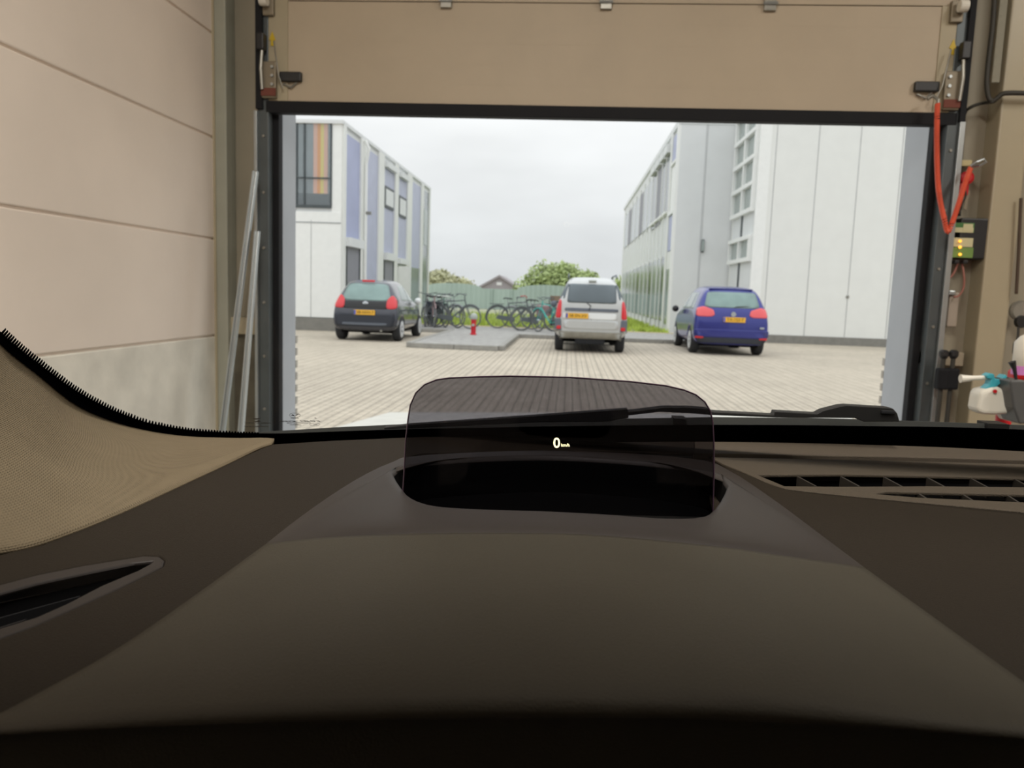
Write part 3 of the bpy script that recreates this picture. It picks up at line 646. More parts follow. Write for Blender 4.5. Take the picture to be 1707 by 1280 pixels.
MB().box((.66, -.03, .66), (.76, 0, .70)).build('model_badge', 'chrome', bh, .005)
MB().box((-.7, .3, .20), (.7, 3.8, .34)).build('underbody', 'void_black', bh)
# ------------------------------------------------------------------ bicycles
def bicycle(loc, rz, m, label, basket=None, seat='black_plastic', sc=1.16, thick=1, lean=0, group=None, handle='bike_black', bag=None):
    r = empty('bicycle', loc, label, 'bicycle', group); r.rotation_euler = (lean, 0, rz); r.scale = (sc,)*3
    for wx in (-.54, .54):
        t = MB(); t.tube([(.335*math.cos(a), 0, .335*math.sin(a)) for a in [k*2*math.pi/28 for k in range(28)]], .022*thick, 8, closed=True)
        o = t.build('wheel', 'bike_tyre', r, smooth=True); o.location = (wx, 0, .357)
        t = MB()
        for k in range(14): a = k*math.pi/7; t.tube([(0, (k % 2-.5)*.05, 0), (.325*math.cos(a), 0, .325*math.sin(a))], .0022, 3)
        t.tube([(0, -.05, 0), (0, .05, 0)], .025, 8); t.build('spokes', 'chrome', o)
        t = MB(); a0 = math.radians(25 if wx < 0 else 40); a1 = math.radians(200 if wx < 0 else 165)
        t.tube([(wx+.372*math.cos(a0+(a1-a0)*k/12), 0, .357+.372*math.sin(a0+(a1-a0)*k/12)) for k in range(13)], .022, 6); t.build('mudguard', m, r)
    t = MB(); BB = (-.08, 0, .30); ST = (-.22, 0, .80); HT = (.36, 0, .86); HB = (.40, 0, .70); RA = (-.54, 0, .357); FA = (.54, 0, .357)
    t.tube([BB, ST], .017); t.tube([ST, HT], .016); t.tube([BB, HB], .020)
    for s in (-1, 1): t.tube([(BB[0], s*.03, BB[2]), (RA[0], s*.055, RA[2])], .010, 6); t.tube([(ST[0], s*.02, ST[2]-.05), (RA[0], s*.055, RA[2])], .009, 6); t.tube([(HB[0], s*.04, HB[2]), (FA[0], s*.05, FA[2])], .012, 6)
    t.tube([(.34, 0, .95), HT, HB], .020); t.build('frame', m, r)
    t = MB(); t.add(*_saddle()); t.build('saddle', seat, r, smooth=True); 
    t = MB(); t.tube([ST, (-.25, 0, .93)], .013); t.build('seat_post', 'chrome', r)
    t = MB(); t.tube([(.16, -.27, 1.03), (.28, -.25, 1.05), (.36, -.1, 1.02), (.345, 0, .97), (.36, .1, 1.02), (.28, .25, 1.05), (.16, .27, 1.03)], .013, 6); hb = t.build('handlebar', handle, r)
    t = MB(); t.tube([(-.08, -.045, .30), (-.08, -.05, .30)], .09, 14); t.tube([(-.08, -.06, .3), (.02, -.07, .16)], .01, 6); t.tube([(-.08, .06, .3), (-.18, .07, .44)], .01, 6)
    t.box((-.02, -.13, .145), (.07, -.06, .17)); t.box((-.22, .07, .43), (-.13, .14, .455)); t.build('crankset', 'bike_black', r)
    t = MB(); t.box((-.80, -.06, .76), (-.35, .06, .78))
    for s in (-1, 1): t.tube([(-.72, s*.06, .77), (-.54, s*.06, .36)], .006, 5); t.tube([(-.4, s*.06, .77), (-.54, s*.06, .36)], .006, 5)
    t.build('luggage_rack', 'bike_black', r)
    t = MB(); t.prism([(-.6, -.045, .32), (-.5, -.045, .42), (-.05, -.045, .38), (0, -.045, .30), (-.05, -.045, .22), (-.5, -.045, .29)], (0, -.02, 0)); t.build('chain_case', 'bike_black', r)
    if basket:
        t = MB(); zb_, zt_ = (.86, 1.10) if basket != 'rear' else (.78, 1.02); cx = .60 if basket != 'rear' else -.6
        q = [(-.13, -.16), (.13, -.16), (.13, .16), (-.13, .16)]; Q = [(x*1.2, y*1.2) for x, y in q]
        vs = [(cx+x, y, zb_) for x, y in q]+[(cx+x, y, zt_) for x, y in Q]
        t.add(vs, [(0, 1, 2, 3)]+[(i, (i+1) % 4, 4+(i+1) % 4, 4+i) for i in range(4)]); t.build('basket', 'basket_brown' if basket != 'grey' else 'bike_grey', r, solid=.012)
    if bag:
        MB().box((-.78, -.24, .42), (-.36, -.07, .80)).build('pannier_bag', bag, r, .04); MB().box((-.78, .07, .42), (-.36, .24, .80)).build('pannier_bag', bag, r, .04)
    return r
def _saddle():
    vs = []; P = [(-.38, .09, .95), (-.33, .10, .975), (-.25, .08, .975), (-.17, .035, .965), (-.10, .02, .955)]
    for x, w_, z in P: vs += [(x, -w_, z-.035), (x, -w_*.8, z), (x, w_*.8, z), (x, w_, z-.035)]
    fs = [(i*4+k, i*4+(k+1) % 4, i*4+4+(k+1) % 4, i*4+4+k) for i in range(4) for k in range(4)]+[(0, 1, 2, 3), (19, 18, 17, 16)]
    return vs, fs
gz = .11
def gp(px, Y): return (XatY(px, 530, Y), Y, gz)
R9 = math.radians
bicycle(gp(858, 27.8), R9(3), 'bike_black', 'black city bicycle seen side-on, standing alone between hydrant and van', seat='black_plastic', sc=1.15, handle='red_paint')
bicycle(gp(897, 26.9), R9(22), 'bike_black', 'bicycle with a brown front basket and heavy tyres, left of the silver van', basket='front', thick=1.5, sc=1.13)
bicycle(gp(915, 25.9), R9(128), 'teal_frame', 'bicycle with a bright teal frame half hidden by the silver van', sc=1.12)
bicycle(gp(878, 28.9), R9(172), 'bike_grey', 'grey bicycle with a red pannier, behind the basket bicycle', sc=1.1, bag='bike_maroon')
bicycle(gp(756, 26.6), R9(-14), 'bike_black', 'black bicycle with a pale saddle cover at the right end of the rack row', seat='cushion_white', sc=1.15)
bicycle(gp(744, 27.2), R9(-40), 'bike_grey', 'grey bicycle second from the right end of the rack row', sc=1.12, bag='bumper_dark')
bicycle(gp(733, 27.5), R9(-62), 'bike_green', 'dark green bicycle in the middle of the crowded rack row', sc=1.15, seat='cushion_white')
bicycle(gp(722, 27.0), R9(-75), 'bike_maroon', 'maroon bicycle in the rack row, just right of the hatchback', sc=1.12)
bicycle(gp(712, 27.3), R9(-85), 'bike_black', 'black bicycle leftmost in the rack row, half hidden by the hatchback', sc=1.15)
bicycle(gp(737, 28.5), R9(-30), 'bike_grey', 'grey bicycle at the back of the rack row beside the lawn', sc=1.12, seat='cushion_white')
# hydrant post
hp = atZ(789, 558, .11); hy = empty('hydrant', (hp.x, hp.y, .11), 'short red hydrant post with a grey cap on the kerbed island', 'hydrant')
MB().lathe([(.095, 0), (.095, .04), (.075, .05), (.075, .42), (.085, .43), (.085, .46)], n=20).build('post', 'hydrant_red', hy, smooth=False)
MB().lathe([(.08, .46), (.11, .48), (.115, .55), (.09, .62), (.04, .65)], n=20).build('cap', 'hydrant_grey', hy)
MB().lathe([(.04, .1), (.04, .17)], (0, -.0, .3), 'Y', 12).build('outlet', 'hydrant_grey', hy).location = (0, -.24, 0)
# ------------------------------------------------------------------ garage shell
WX = -1.97; D = 4.2
def Xd(px, y=330, Y=D): return atY(px, y, Y).x
def Zd(px, y, Y=D): return atY(px, y, Y).z
tag(bx('floor', (-1.97, -8, -.1), (7, 4.5, 0), 'floor_grey'), kind='structure')
tag(bx('ceiling', (-2.2, -8.2, 4.6), (7.2, 4.6, 4.7), 'ceiling_grey'), kind='structure')
zs = [0, 1.105, 1.64, 2.185, 2.73, 3.275, 3.82, 4.365, 4.6]
wl = MB()
for a, b in zip(zs[1:-1], zs[2:]): wl.box((WX-.12, -8, a+.005), (WX, D+.02, b-.005))
wl.box((WX-.12, -8, 1.0), (WX-.012, D+.02, 4.6))
wo = tag(wl.build('wall_left', 'beige_wall', bevel=.006), kind='structure')
bx('base_panel', (WX-.12, -8, 0), (WX+.0, D+.02, 1.10), 'concrete_grey', wo, .006)
tag(bx('wall_back', (-2.2, -8.2, 0), (7.2, -8, 4.6), 'beige_wall'), kind='structure')
tag(bx('wall_right', (7, -8.2, 0), (7.2, 4.6, 4.6), 'beige_wall'), kind='structure')
# front wall left of the opening
xo0, xo1 = Xd(465, 330, 4.31), Xd(1546, 330, 4.31)          # clear opening
wfm = tag(bx('wall_front', (WX-.2, D+.10, 0), (xo0-.02, D+.36, 4.6), 'wall_grey_beige'), kind='structure')
wfr = tag(bx('wall_front', (xo1+.02, D+.10, 0), (7.2, D+.45, 4.6), 'wall_grey_beige'), kind='structure')
tag(bx('wall_front', (xo0-.05, D+.10, 3.55), (xo1+.05, D+.36, 4.6), 'column_beige'), kind='structure')
col = tag(bx('trim_1', (Xd(358), D-.02, 0), (Xd(381), D+.1, 4.6), 'flange_grey', None, .006), kind='structure')
bx('edge_strip', (Xd(358)-.001, D-.028, 0), (Xd(363), D-.02, 4.6), 'column_beige', col)
lg = tag(bx('trim_2', (Xd(370), D+.02, 1.115), (Xd(429), D+.10, 1.21), 'column_beige', None, .005), kind='structure')
bx('low_panel', (Xd(381), D+.06, 0), (Xd(429), D+.1, 1.115), 'olive_dark', wfm)
# outside reveals, with toothed masonry low down
rv = tag(bx('trim_3', (xo0-.03, D+.10, 0), (xo0+.002, D+.375, 3.5), 'reveal_grey', None, .003), kind='structure')
rv2 = tag(bx('trim_4', (xo1-.002, D+.10, 0), (xo1+.03, D+.46, 3.5), 'reveal_grey', None, .003), kind='structure')
for par, s, x, ye in ((rv, 1, xo0, .375), (rv2, -1, xo1, .46)):
    mb = MB(); z = 0
    while z < 1.05:
        mb.box((x-.03*s, D+ye, z), (x+.004*s, D+ye+.03, z+.045)); z += .075
    mb.build('brick_edge', 'brick_brown', par)
# ------------------------------------------------------------------ overhead door
dr = empty('door_1', (0, D, 0), None, None, kind='structure')
def Dx(name, a, b, m, bev=0, par=None): return MB().box((a[0], a[1]-D, a[2]), (b[0], b[1]-D, b[2])).build(name, m, par or dr, bev)
zb0 = 2.385; zh = 2.905; xL, xR = Xd(447, 100), Xd(1600, 100)
pm = MB()
pm.box((xL+.02, 0, zb0), (xR-.02, .045, zh-.003))
for k in range(1, 5): z = zb0+(zh-zb0)*k/5; pm.box((xL+.1, -.0004, z-.0015), (xR-.1, 0, z+.0015))
pm.build('door_panel', 'beige_door', dr)
Dx('door_panel', (xL+.02, D, zh+.003), (xR-.02, D+.045, zh+.55), 'beige_door')
Dx('door_panel', (xL+.02, D, zh+.556), (xR-.02, D+.045, 3.7), 'beige_door')
Dx('bottom_seal', (xL-.01, D-.012, zb0-.06), (xR+.01, D+.05, zb0+.002), 'black_rubber', .004)
Dx('end_cap', (xL, D-.006, zb0), (xL+.11, D+.04, zh), 'column_beige'); Dx('end_cap', (xR-.11, D-.006, zb0), (xR, D+.04, zh), 'column_beige')
for px in (744, 1010, 1283):
    x = Xd(px, 8); h_ = Dx('hinge', (x-.03, D-.02, zh-.035), (x+.03, D, zh+.035), 'zinc', .004); MB().tube([(x-.035, -.024, zh), (x+.035, -.024, zh)], .008, 8).build('hinge_pin', 'aluminium', h_)
for s, px in ((1, 450), (-1, 1592)):
    x = Xd(px, 20)
    h_ = Dx('roller_bracket', (x-.03, D-.03, zh-.085), (x+.03, D, zh+.02), mat('bracket_metal', rgb(132, 122, 104), .5, .3), .005)
    MB().lathe([(.028, -.02), (.03, 0), (.028, .02)], (x-.01*s, -.06, zh-.02), 'X', 16).build('roller', 'white_plastic', h_)
    # cable bracket at the lower corner
    xb = Xd(452 if s == 1 else 1583, 150)
    b_ = Dx('bottom_bracket', (xb-.04, D-.035, zb0+.01), (xb+.04, D-.01, zb0+.20), 'bracket_metal', .006)
    MB().box((xb-.035*s-.02, -.07, zb0+.25), (xb-.035*s+.02, -.02, zb0+.335)).build('cable_cover', 'black_plastic', b_, .006)
    MB().tube([(xb-.03*s, -.05, zb0+.25), (xb-.035*s, -.055, zb0+.16), (xb-.03*s, -.05, zb0+.05)], .009, 8).build('roller_arm', 'zinc', b_)
    MB().tube([(xb+.03*s, -.04, zb0+.30), (xb+.045*s, -.05, zb0+.22), (xb+.06*s, -.05, zb0+.12), (xb+.08*s, -.04, zb0+.06)], .004, 6).build('lift_cable', 'zinc', b_)
    MB().box((xb-.04, -.042, zb0+.02), (xb+.04, -.034, zb0+.06)).build('rust_strip', mat('rust', rgb(110, 60, 48), .8), b_)
    for k in range(3): MB().lathe([(.008, 0), (.008, -.008)], (xb+.02*s, -.036, zb0+.08+k*.045), 'Y', 8).build('bolt', 'aluminium', b_)
    xs_ = Xd(455 if s == 1 else 1585, 100)
    MB().prism([(xs_-.018, -.008, zb0+.315), (xs_+.018, -.008, zb0+.315), (xs_, -.008, zb0+.36)], (0, -.002, 0)).box((xs_-.008, -.010, zb0+.285), (xs_+.008, -.008, zb0+.315)).build('warning_sticker', 'yellow', dr)
    xh = Xd(487 if s == 1 else 1543, 145); g_ = Dx('handle', (xh-.062, D-.03, zb0+.10), (xh+.058, D, zb0+.15), 'black_plastic', .006)
    MB().tube([(xh+.03, -.01, zb0+.10), (xh-.0, -.014, zb0+.07), (xh-.045, -.01, zb0+.09)], .006, 6).build('pull_loop', 'zinc', g_)
# guide rails: steel angle, seal
Dx('guide_rail', (Xd(431), D-.01, 0), (Xd(449), D+.10, 3.7), 'steel_dark', .004); 
Dx('rail_edge', (Xd(427), D-.03, 0), (Xd(432), D+.0, 2.33), 'aluminium', .002)
Dx('side_seal', (Xd(449), D+.05, 0), (Xd(465, 330, 4.25), D+.11, 3.7), 'black_rubber', .004)
Dx('side_seal', (Xd(1546, 330, 4.25), D+.05, 0), (Xd(1566), D+.11, 3.7), 'black_rubber', .004)
Dx('guide_rail', (Xd(1566), D-.01, 0), (Xd(1584), D+.10, 3.7), 'steel_dark', .004)
Dx('rail_edge', (Xd(1584), D-.03, 0), (Xd(1593), D+.0, 2.34), 'aluminium', .002)
Dx('upper_guide', (Xd(1582), D-.03, 2.34), (Xd(1592), D+.05, 3.7), 'black_rubber', .002); Dx('upper_guide', (Xd(430), D-.03, 2.34), (Xd(441), D+.05, 3.7), 'black_rubber', .002)
for s, px in ((0, 441), (1, 1575)):
    mb = MB()
    for z in (.7, 1.0, 1.3, 1.6, 1.9, 2.2): mb.lathe([(.009, .0), (.007, -.006)], (Xd(px), -.01, z), 'Y', 8)
    mb.build('rail_bolts', 'zinc', dr)
# ------------------------------------------------------------------ leaning rails left
def lean(name, p0, p1, w_, label):
    a = atY(p0[0], p0[1], 4.05); b = atY(p1[0], p1[1], 3.85); d = (b-a)/(b.z-a.z); b = b+d*(0.02-b.z)
    r = empty(name, (b.x, b.y, 0), label, 'profile', 'aluminium profiles leaning by the door'); sd = Vector((1, 0, 0))
    q = Vector((b.x, b.y, 0)); o = MB().prism([a-sd*w_-q, a+sd*w_-q, b+sd*w_-q, b-sd*w_-q], (0, .03, 0)).build('profile_bar', 'aluminium', r, .003)
    MB().prism([a-sd*w_-q+Vector((0, -.012, 0)), a-sd*(w_-.006)-q+Vector((0, -.012, 0)), b-sd*(w_-.006)-q+Vector((0, -.012, 0)), b-sd*w_-q+Vector((0, -.012, 0))], (0, .02, 0)).build('profile_lip', 'aluminium', r)
lean('aluminium_profile', (425, 285), (370, 716), .010, 'tall aluminium profile leaning in the corner, nearer the concrete wall')
lean('aluminium_profile', (428, 385), (401, 716), .010, 'aluminium profile leaning in the corner, nearer the door rail')
# ------------------------------------------------------------------ right pillar zone
DR_ = 4.05
cr_ = tag(bx('trim_5', (Xd(1653, 330, 4.17), 4.17, 0), (Xd(1703, 330, 4.17), 4.31, 4.6), mat('column_gloss', rgb(168, 157, 132), .38, bump=.5, bscale=14), None, .01), kind='structure')
def V3(px, y, Y): return atY(px, y, Y)
pp = empty('steel_strip', (V3(1669, 80, 4.1).x, 4.12, 2.52), 'perforated grey steel strip hanging beside the right pillar top', 'strip')
mb = MB(); mb.box((-.018, 0, 0), (.018, .008, .75))
for k in range(15): mb.prism([(-.012, -.002, .02+k*.048), (.012, -.002, .036+k*.048), (.012, -.002, .046+k*.048), (-.012, -.002, .03+k*.048)], (0, .002, 0))
mb.build('strip', mat('strip_grey', rgb(132, 128, 112), .6), pp)
def cable(name, pts, r, m, label, cat='cable', closed=False):
    P = [V3(*p) for p in pts]; P = [Vector(q) for q in spline([tuple(p) for p in P], 40)]; o = Vector(P[0])
    ob = MB().tube([p-o for p in P], r, 8).build(name, m, smooth=True); ob.location = o; return tag(ob, label, cat)
cable('power_cable', [(1660, -40, 4.14), (1655, 40, 4.14), (1648, 100, 4.14), (1645, 140, 4.14), (1649, 165, 4.14), (1658, 168, 4.13), (1668, 158, 4.12), (1682, 155, 4.11), (1730, 156, 4.11)], .012, 'cable_dark', 'thick dark cable dropping along the right pillar and turning right across it')
cable('power_cable', [(1655, 170, 4.12), (1638, 172, 4.2), (1620, 178, 4.22), (1608, 190, 4.25), (1605, 230, 4.27), (1601, 290, 4.27), (1599, 360, 4.27)], .008, 'cable_dark', 'thin dark cable looping left from the pillar and down behind the red hose')
cable('charger_lead', [(1602, 350, 4.2), (1604, 340, 4.2), (1610, 325, 4.22), (1606, 300, 4.24)], .004, 'cable_dark', 'thin lead running up from the top of the green charger')
cable('charger_lead', [(1598, 436, 4.2), (1590, 455, 4.19), (1580, 466, 4.19), (1574, 470, 4.19)], .005, 'cable_pink', 'pinkish lead leaving the charger to the left')
cable('charger_lead', [(1603, 436, 4.2), (1607, 460, 4.18), (1606, 480, 4.18), (1598, 493, 4.18), (1590, 495, 4.18)], .005, 'cable_pink', 'brown lead looping below the charger')
cable('pillar_cable', [(1702, 330, 4.14), (1698, 420, 4.14), (1694, 490, 4.14)], .008, mat('cable_brown', rgb(70, 54, 40), .6), 'brown cable running down the right edge of the beige pillar')
# coiled air hose
def coil(ctrl, n, rc, r):
    P = [Vector(q) for q in spline([tuple(V3(*c)) for c in ctrl], n)]; out = []; prev = None
    for i in range(n):
        t = (P[min(i+1, n-1)]-P[max(i-1, 0)]).normalized(); a = Vector((0, 1, 0)); a = (a-t*a.dot(t)).normalized(); b = t.cross(a)
        th = i*2*math.pi/8; out.append(P[i]+(a*math.cos(th)+b*math.sin(th))*rc)
    return out
hr = empty('air_hose', tuple(V3(1563, 168, 4.1)), 'coiled orange air hose hanging in a V from the door corner to a wall hook', 'hose')
O = hr.location.copy()
P = coil([(1563, 172, 4.1), (1562, 200, 4.1), (1562, 260, 4.1), (1565, 320, 4.08), (1574, 365, 4.06), (1580, 386, 4.05), (1587, 372, 4.05), (1598, 340, 4.06), (1609, 305, 4.08), (1618, 280, 4.1)], 900, .0095, .004)
MB().tube([p-O for p in P], .0045, 6).build('coil', 'hose_orange', hr, smooth=True)
MB().tube([V3(1546, 165, 4.12)-O, V3(1555, 160, 4.12)-O, V3(1564, 166, 4.1)-O, V3(1563, 176, 4.1)-O], .009, 8).build('hose_fitting', 'zinc', hr)
hk = empty('wall_hook', tuple(V3(1625, 272, 4.25)), 'bent bright wire hook holding the end of the orange hose', 'hook'); O = hk.location.copy()
MB().tube([V3(1618, 277, 4.1)-O, V3(1628, 270, 4.08)-O, V3(1640, 265, 4.08)-O, V3(1644, 270, 4.08)-O, V3(1634, 276, 4.1)-O, V3(1622, 277, 4.18)-O, V3(1618, 275, 4.28)-O], .006, 8).build('hook_wire', 'aluminium', hk)
MB().box(V3(1599, 268, 4.28)-O, V3(1620, 277, 4.25)-O).build('hook_plate', mat('cream_plate', rgb(190, 176, 130), .5), hk, .003)
rr = empty('hose_reel', tuple(V3(1604, 305, 4.27)), 'small red holder on the wall behind the orange hose', 'holder'); O = rr.location.copy()
MB().lathe([(.028, -.02), (.034, -.03), (.034, -.05), (.02, -.06)], (0, 0, .02), 'Y', 20).build('red_disc', 'red_paint', rr); MB().box((-.03, -.04, -.07), (.02, .0, .0)).build('red_clip', 'red_paint', rr, .01)
tg = tag(MB().prism([V3(1612, 318, 4.25), V3(1617, 318, 4.25), V3(1611, 350, 4.25), V3(1606, 348, 4.25)], (0, .004, 0)).build('paper_tag', 'wood_tan'), 'narrow pale paper tag hanging above the green charger', 'tag')
# charger
def pxbox(name, p0, p1, Y, dep, m, par, O, bev=.003): 
    a = V3(*p0, Y)-O; b = V3(*p1, Y)-O; return MB().box((a.x, a.y, a.z), (b.x, b.y-dep, b.z)).build(name, m, par, bev)
ch = empty('battery_charger', tuple(V3(1605, 400, 4.22)), 'black battery charger with green and cream panels and amber lights on the wall', 'charger'); O = ch.location.copy()
pxbox('charger_case', (1587, 366), (1626, 434), 4.28, .10, 'black_plastic', ch, O, .008)
pxbox('top_label', (1591, 371), (1623, 388), 4.18, .002, 'charger_green', ch, O, .001); pxbox('top_label', (1592, 379), (1622, 388), 4.177, .002, 'charger_cream', ch, O, .0005); pxbox('top_label', (1606, 373), (1621, 385), 4.175, .002, 'charger_cream', ch, O, .0005)
pxbox('front_label', (1587, 396), (1621, 412), 4.18, .002, 'charger_cream', ch, O, .001); pxbox('front_label', (1587, 412), (1621, 430), 4.18, .002, 'charger_lime', ch, O, .001)
for y in (402, 412, 424): a = V3(1600, y, 4.17)-O; MB().lathe([(.007, 0), (.007, -.006), (.004, -.009)], tuple(a), 'Y', 12).build('led', 'led_amber', ch)
pxbox('foot', (1586, 434), (1593, 440), 4.2, .04, 'black_plastic', ch, O); pxbox('foot', (1600, 434), (1607, 440), 4.2, .04, 'black_plastic', ch, O)
tb_ = empty('tube_holder', tuple(V3(1582, 515, 4.27)), 'pale plastic tube holder on the wall beneath the charger', 'holder'); O = tb_.location.copy()
pxbox('tube', (1576, 487), (1587, 545), 4.27, .05, mat('pale_plastic', rgb(160, 148, 134), .5), tb_, O, .008); pxbox('cap', (1575, 484), (1585, 492), 4.25, .05, 'aluminium', tb_, O, .005)
# ledge and long-handled tools at the wall foot
lb2 = tag(bx('trim_6', (Xd(1566), D+.03, Zd(1600, 611)), (Xd(1640), D+.12, Zd(1600, 588)), 'wood_tan', None, .004), kind='structure')
for i, (px, lab) in enumerate(((1574, 'left of two dark long-handled brooms standing beside the right door rail'), (1590, 'right of two dark long-handled brooms standing beside the right door rail'))):
    top = V3(px, 588, 4.1); t_ = empty('broom', (top.x, 4.1, 0), lab, 'broom', 'brooms by the right rail')
    MB().tube([(0, 0, .06), (0, 0, top.z-.02)], .011, 10).build('handle', 'cable_dark', t_)
    MB().lathe([(.014, .01), (.023, .025), (.023, .045), (.012, .055)], (0, 0, top.z-.04), 'Z', 14).build('grip', 'black_plastic', t_)
    zz = V3(px, 620, 4.1).z; MB().box((-.03, -.03, zz-.09), (.028, .02, zz+.02)).build('tool_clamp', 'black_rubber', t_, .01)
    MB().box((-.07, -.03, .0), (.07, .03, .10)).build('brush_head', 'black_plastic', t_, .01)
tr_ = empty('work_cart', (V3(1690, 640, 2.6).x+.12, 2.72, 0), 'red work cart carrying cleaning bottles at the right edge', 'cart'); O = tr_.location.copy()
a = V3(1681, 640, 2.95).x-O.x; zt = V3(1690, 662, 2.6).z
MB().box((a, -.2, zt-.62), (a+.8, .25, zt-.58)).box((a, -.2, .15), (a+.8, .25, .19)).build('shelf', 'red_paint', tr_, .01)
MB().box((a, .20, V3(1690, 634, 2.9).z), (a+.8, .25, V3(1690, 618, 2.9).z)).build('back_rail', 'red_paint', tr_, .008)
mb = MB()
for x in (a+.10, a+.74):
    for y in (-.18, .21): mb.box((x, y, .06), (x+.04, y+.04, V3(1690, 634, 2.9).z))
mb.build('frame', 'red_paint', tr_, .004)
for x in (a+.04, a+.76):
    for y in (-.16, .23): MB().lathe([(.05, -.015), (.05, .015)], (x, y, .05), 'X', 16).build('castor', 'black_rubber', tr_)
MB().box((a+.0, -.2, zt-.20), (a+.8, .25, zt-.165)).build('top_tray', 'red_paint', tr_, .01)
# spray bottle
sp = empty('spray_bottle', tuple(V3(1662, 690, 2.5)), 'white spray bottle with a long white nozzle and turquoise trigger head', 'bottle'); O = sp.location.copy()
def sil(name, pts, Y, dep, m, par, O, bev=.006): return MB().prism([V3(x, y, Y)-O for x, y in pts], (0, dep, 0)).build(name, m, par, bev, seg=3)
sil('bottle_body', [(1634, 655), (1640, 650), (1655, 646), (1666, 645), (1676, 650), (1690, 665), (1694, 690), (1660, 692), (1640, 691), (1630, 687), (1630, 680)], 2.5, .07, 'white_plastic', sp, O, .012)
mb = MB(); q = [V3(1601, 631, 2.53)-O, V3(1607, 631, 2.53)-O, V3(1622, 630, 2.53)-O, V3(1644, 629, 2.53)-O]; mb.tube(q, [.0135, .012, .008, .0075], 12); mb.build('nozzle', 'white_plastic', sp, smooth=False)
sil('trigger_head', [(1645, 626), (1652, 622), (1658, 624), (1659, 631), (1668, 632), (1676, 624), (1680, 628), (1670, 638), (1660, 646), (1650, 650), (1642, 658), (1637, 658), (1640, 650), (1650, 641), (1653, 632), (1646, 631)], 2.51, .035, 'teal_plastic', sp, O, .003)
sil('neck', [(1655, 629), (1670, 630), (1682, 628), (1690, 640), (1682, 648), (1670, 646), (1662, 640)], 2.515, .03, 'black_plastic', sp, O, .004)
MB().lathe([(.006, 0), (.006, -.004)], tuple(V3(1658, 652, 2.498)-O), 'Y', 12).build('red_dot', 'red_paint', sp)
s2 = empty('jerry_can', tuple(V3(1685, 700, 2.6)), 'white translucent jerry can behind the spray bottle', 'container'); O = s2.location.copy()
sil('can_body', [(1666, 646), (1684, 648), (1690, 700), (1693, 704), (1688, 704), (1668, 675)], 2.58, .08, mat('milky_plastic', rgb(204, 196, 184), .45), s2, O)
s3 = empty('funnel', tuple(V3(1692, 680, 2.45)), 'dark grey funnel shaped container at the right frame edge', 'container'); O = s3.location.copy()
sil('container_body', [(1660+24, 634), (1712, 634), (1730, 705), (1700, 707), (1690, 680), (1686, 655)], 2.45, .10, mat('grey_plastic', rgb(82, 82, 82), .4), s3, O)
MB().tube([V3(1694, 633, 2.48)-O, V3(1691, 615, 2.48)-O, V3(1687, 603, 2.48)-O], [.004, .006, .011], 10).build('spout', 'black_plastic', s3)
s4 = empty('red_bottle', tuple(V3(1672, 704, 2.7)), 'bright red bottle standing low behind the white spray bottle', 'bottle'); O = s4.location.copy()
MB().lathe([(.022, -.12), (.024, -.05), (.024, 0), (.012, .03), (.010, .045)], (0, 0, .03), n=18).build('bottle_body', 'red_paint', s4, smooth=True)
s5 = empty('detergent_bottle', tuple(V3(1712, 610, 2.75)), 'white and pink detergent bottle cut by the right frame edge', 'bottle'); O = s5.location.copy()
MB().lathe([(.045, -.03), (.045, .08), (.03, .1), (.015, .11)], n=20).build('bottle_body', 'white_plastic', s5, smooth=True); MB().lathe([(.046, -.03), (.046, .0)], n=20).build('label_band', 'pink_label', s5)
s6 = empty('socket_box', tuple(V3(1694, 580, 3.9)), 'small black socket box hanging right of the beige pillar', 'socket'); O = s6.location.copy()
pxbox('box', (1688, 570), (1701, 590), 3.9, .05, 'black_plastic', s6, O, .006); MB().tube([V3(1695, 571, 3.88)-O, V3(1697, 560, 3.88)-O, V3(1698, 545, 3.88)-O], .006, 6).build('cable', 'cable_dark', s6)
s7 = empty('wall_dial', tuple(V3(1698, 518, 4.2)), 'grey round dial on the wall right of the beige pillar', 'gauge'); MB().lathe([(.05, 0), (.055, -.02), (.045, -.035)], (0, 0, 0), 'Y', 24).build('dial_face', 'zinc', s7); MB().lathe([(.035, -.03), (.03, -.05)], (-.0, 0, -.055), 'Y', 16).build('dial_knob', 'black_plastic', s7)
# ------------------------------------------------------------------ the car the picture is taken from
car = empty('car', (.36, 0, 0), 'car cabin seen from the driver seat: brown dashboard, instrument hood, speed display glass and windscreen', 'car')
CX = Vector((.36, 0, 0))
def W(p): return Vector(p)-CX                      # world to car coordinates
def own(ob): return ob
def zp(x, y, dr): return W(atZ(x, y, H-dr))  # image pixel cast to a drop below eye; cabin drops scaled down about the camera
# dashboard core: black box added under skins to stop light leaks, darken gaps
core = MB(); core.prism([W((-.62, .32, H-.36)), W((1.35, .32, H-.36)), W((1.35, 1.04, H-.225)), W((-.62, 1.04, H-.225))], (0, 0, -.4)); dash = core.build('dashboard', 'void_black', car)
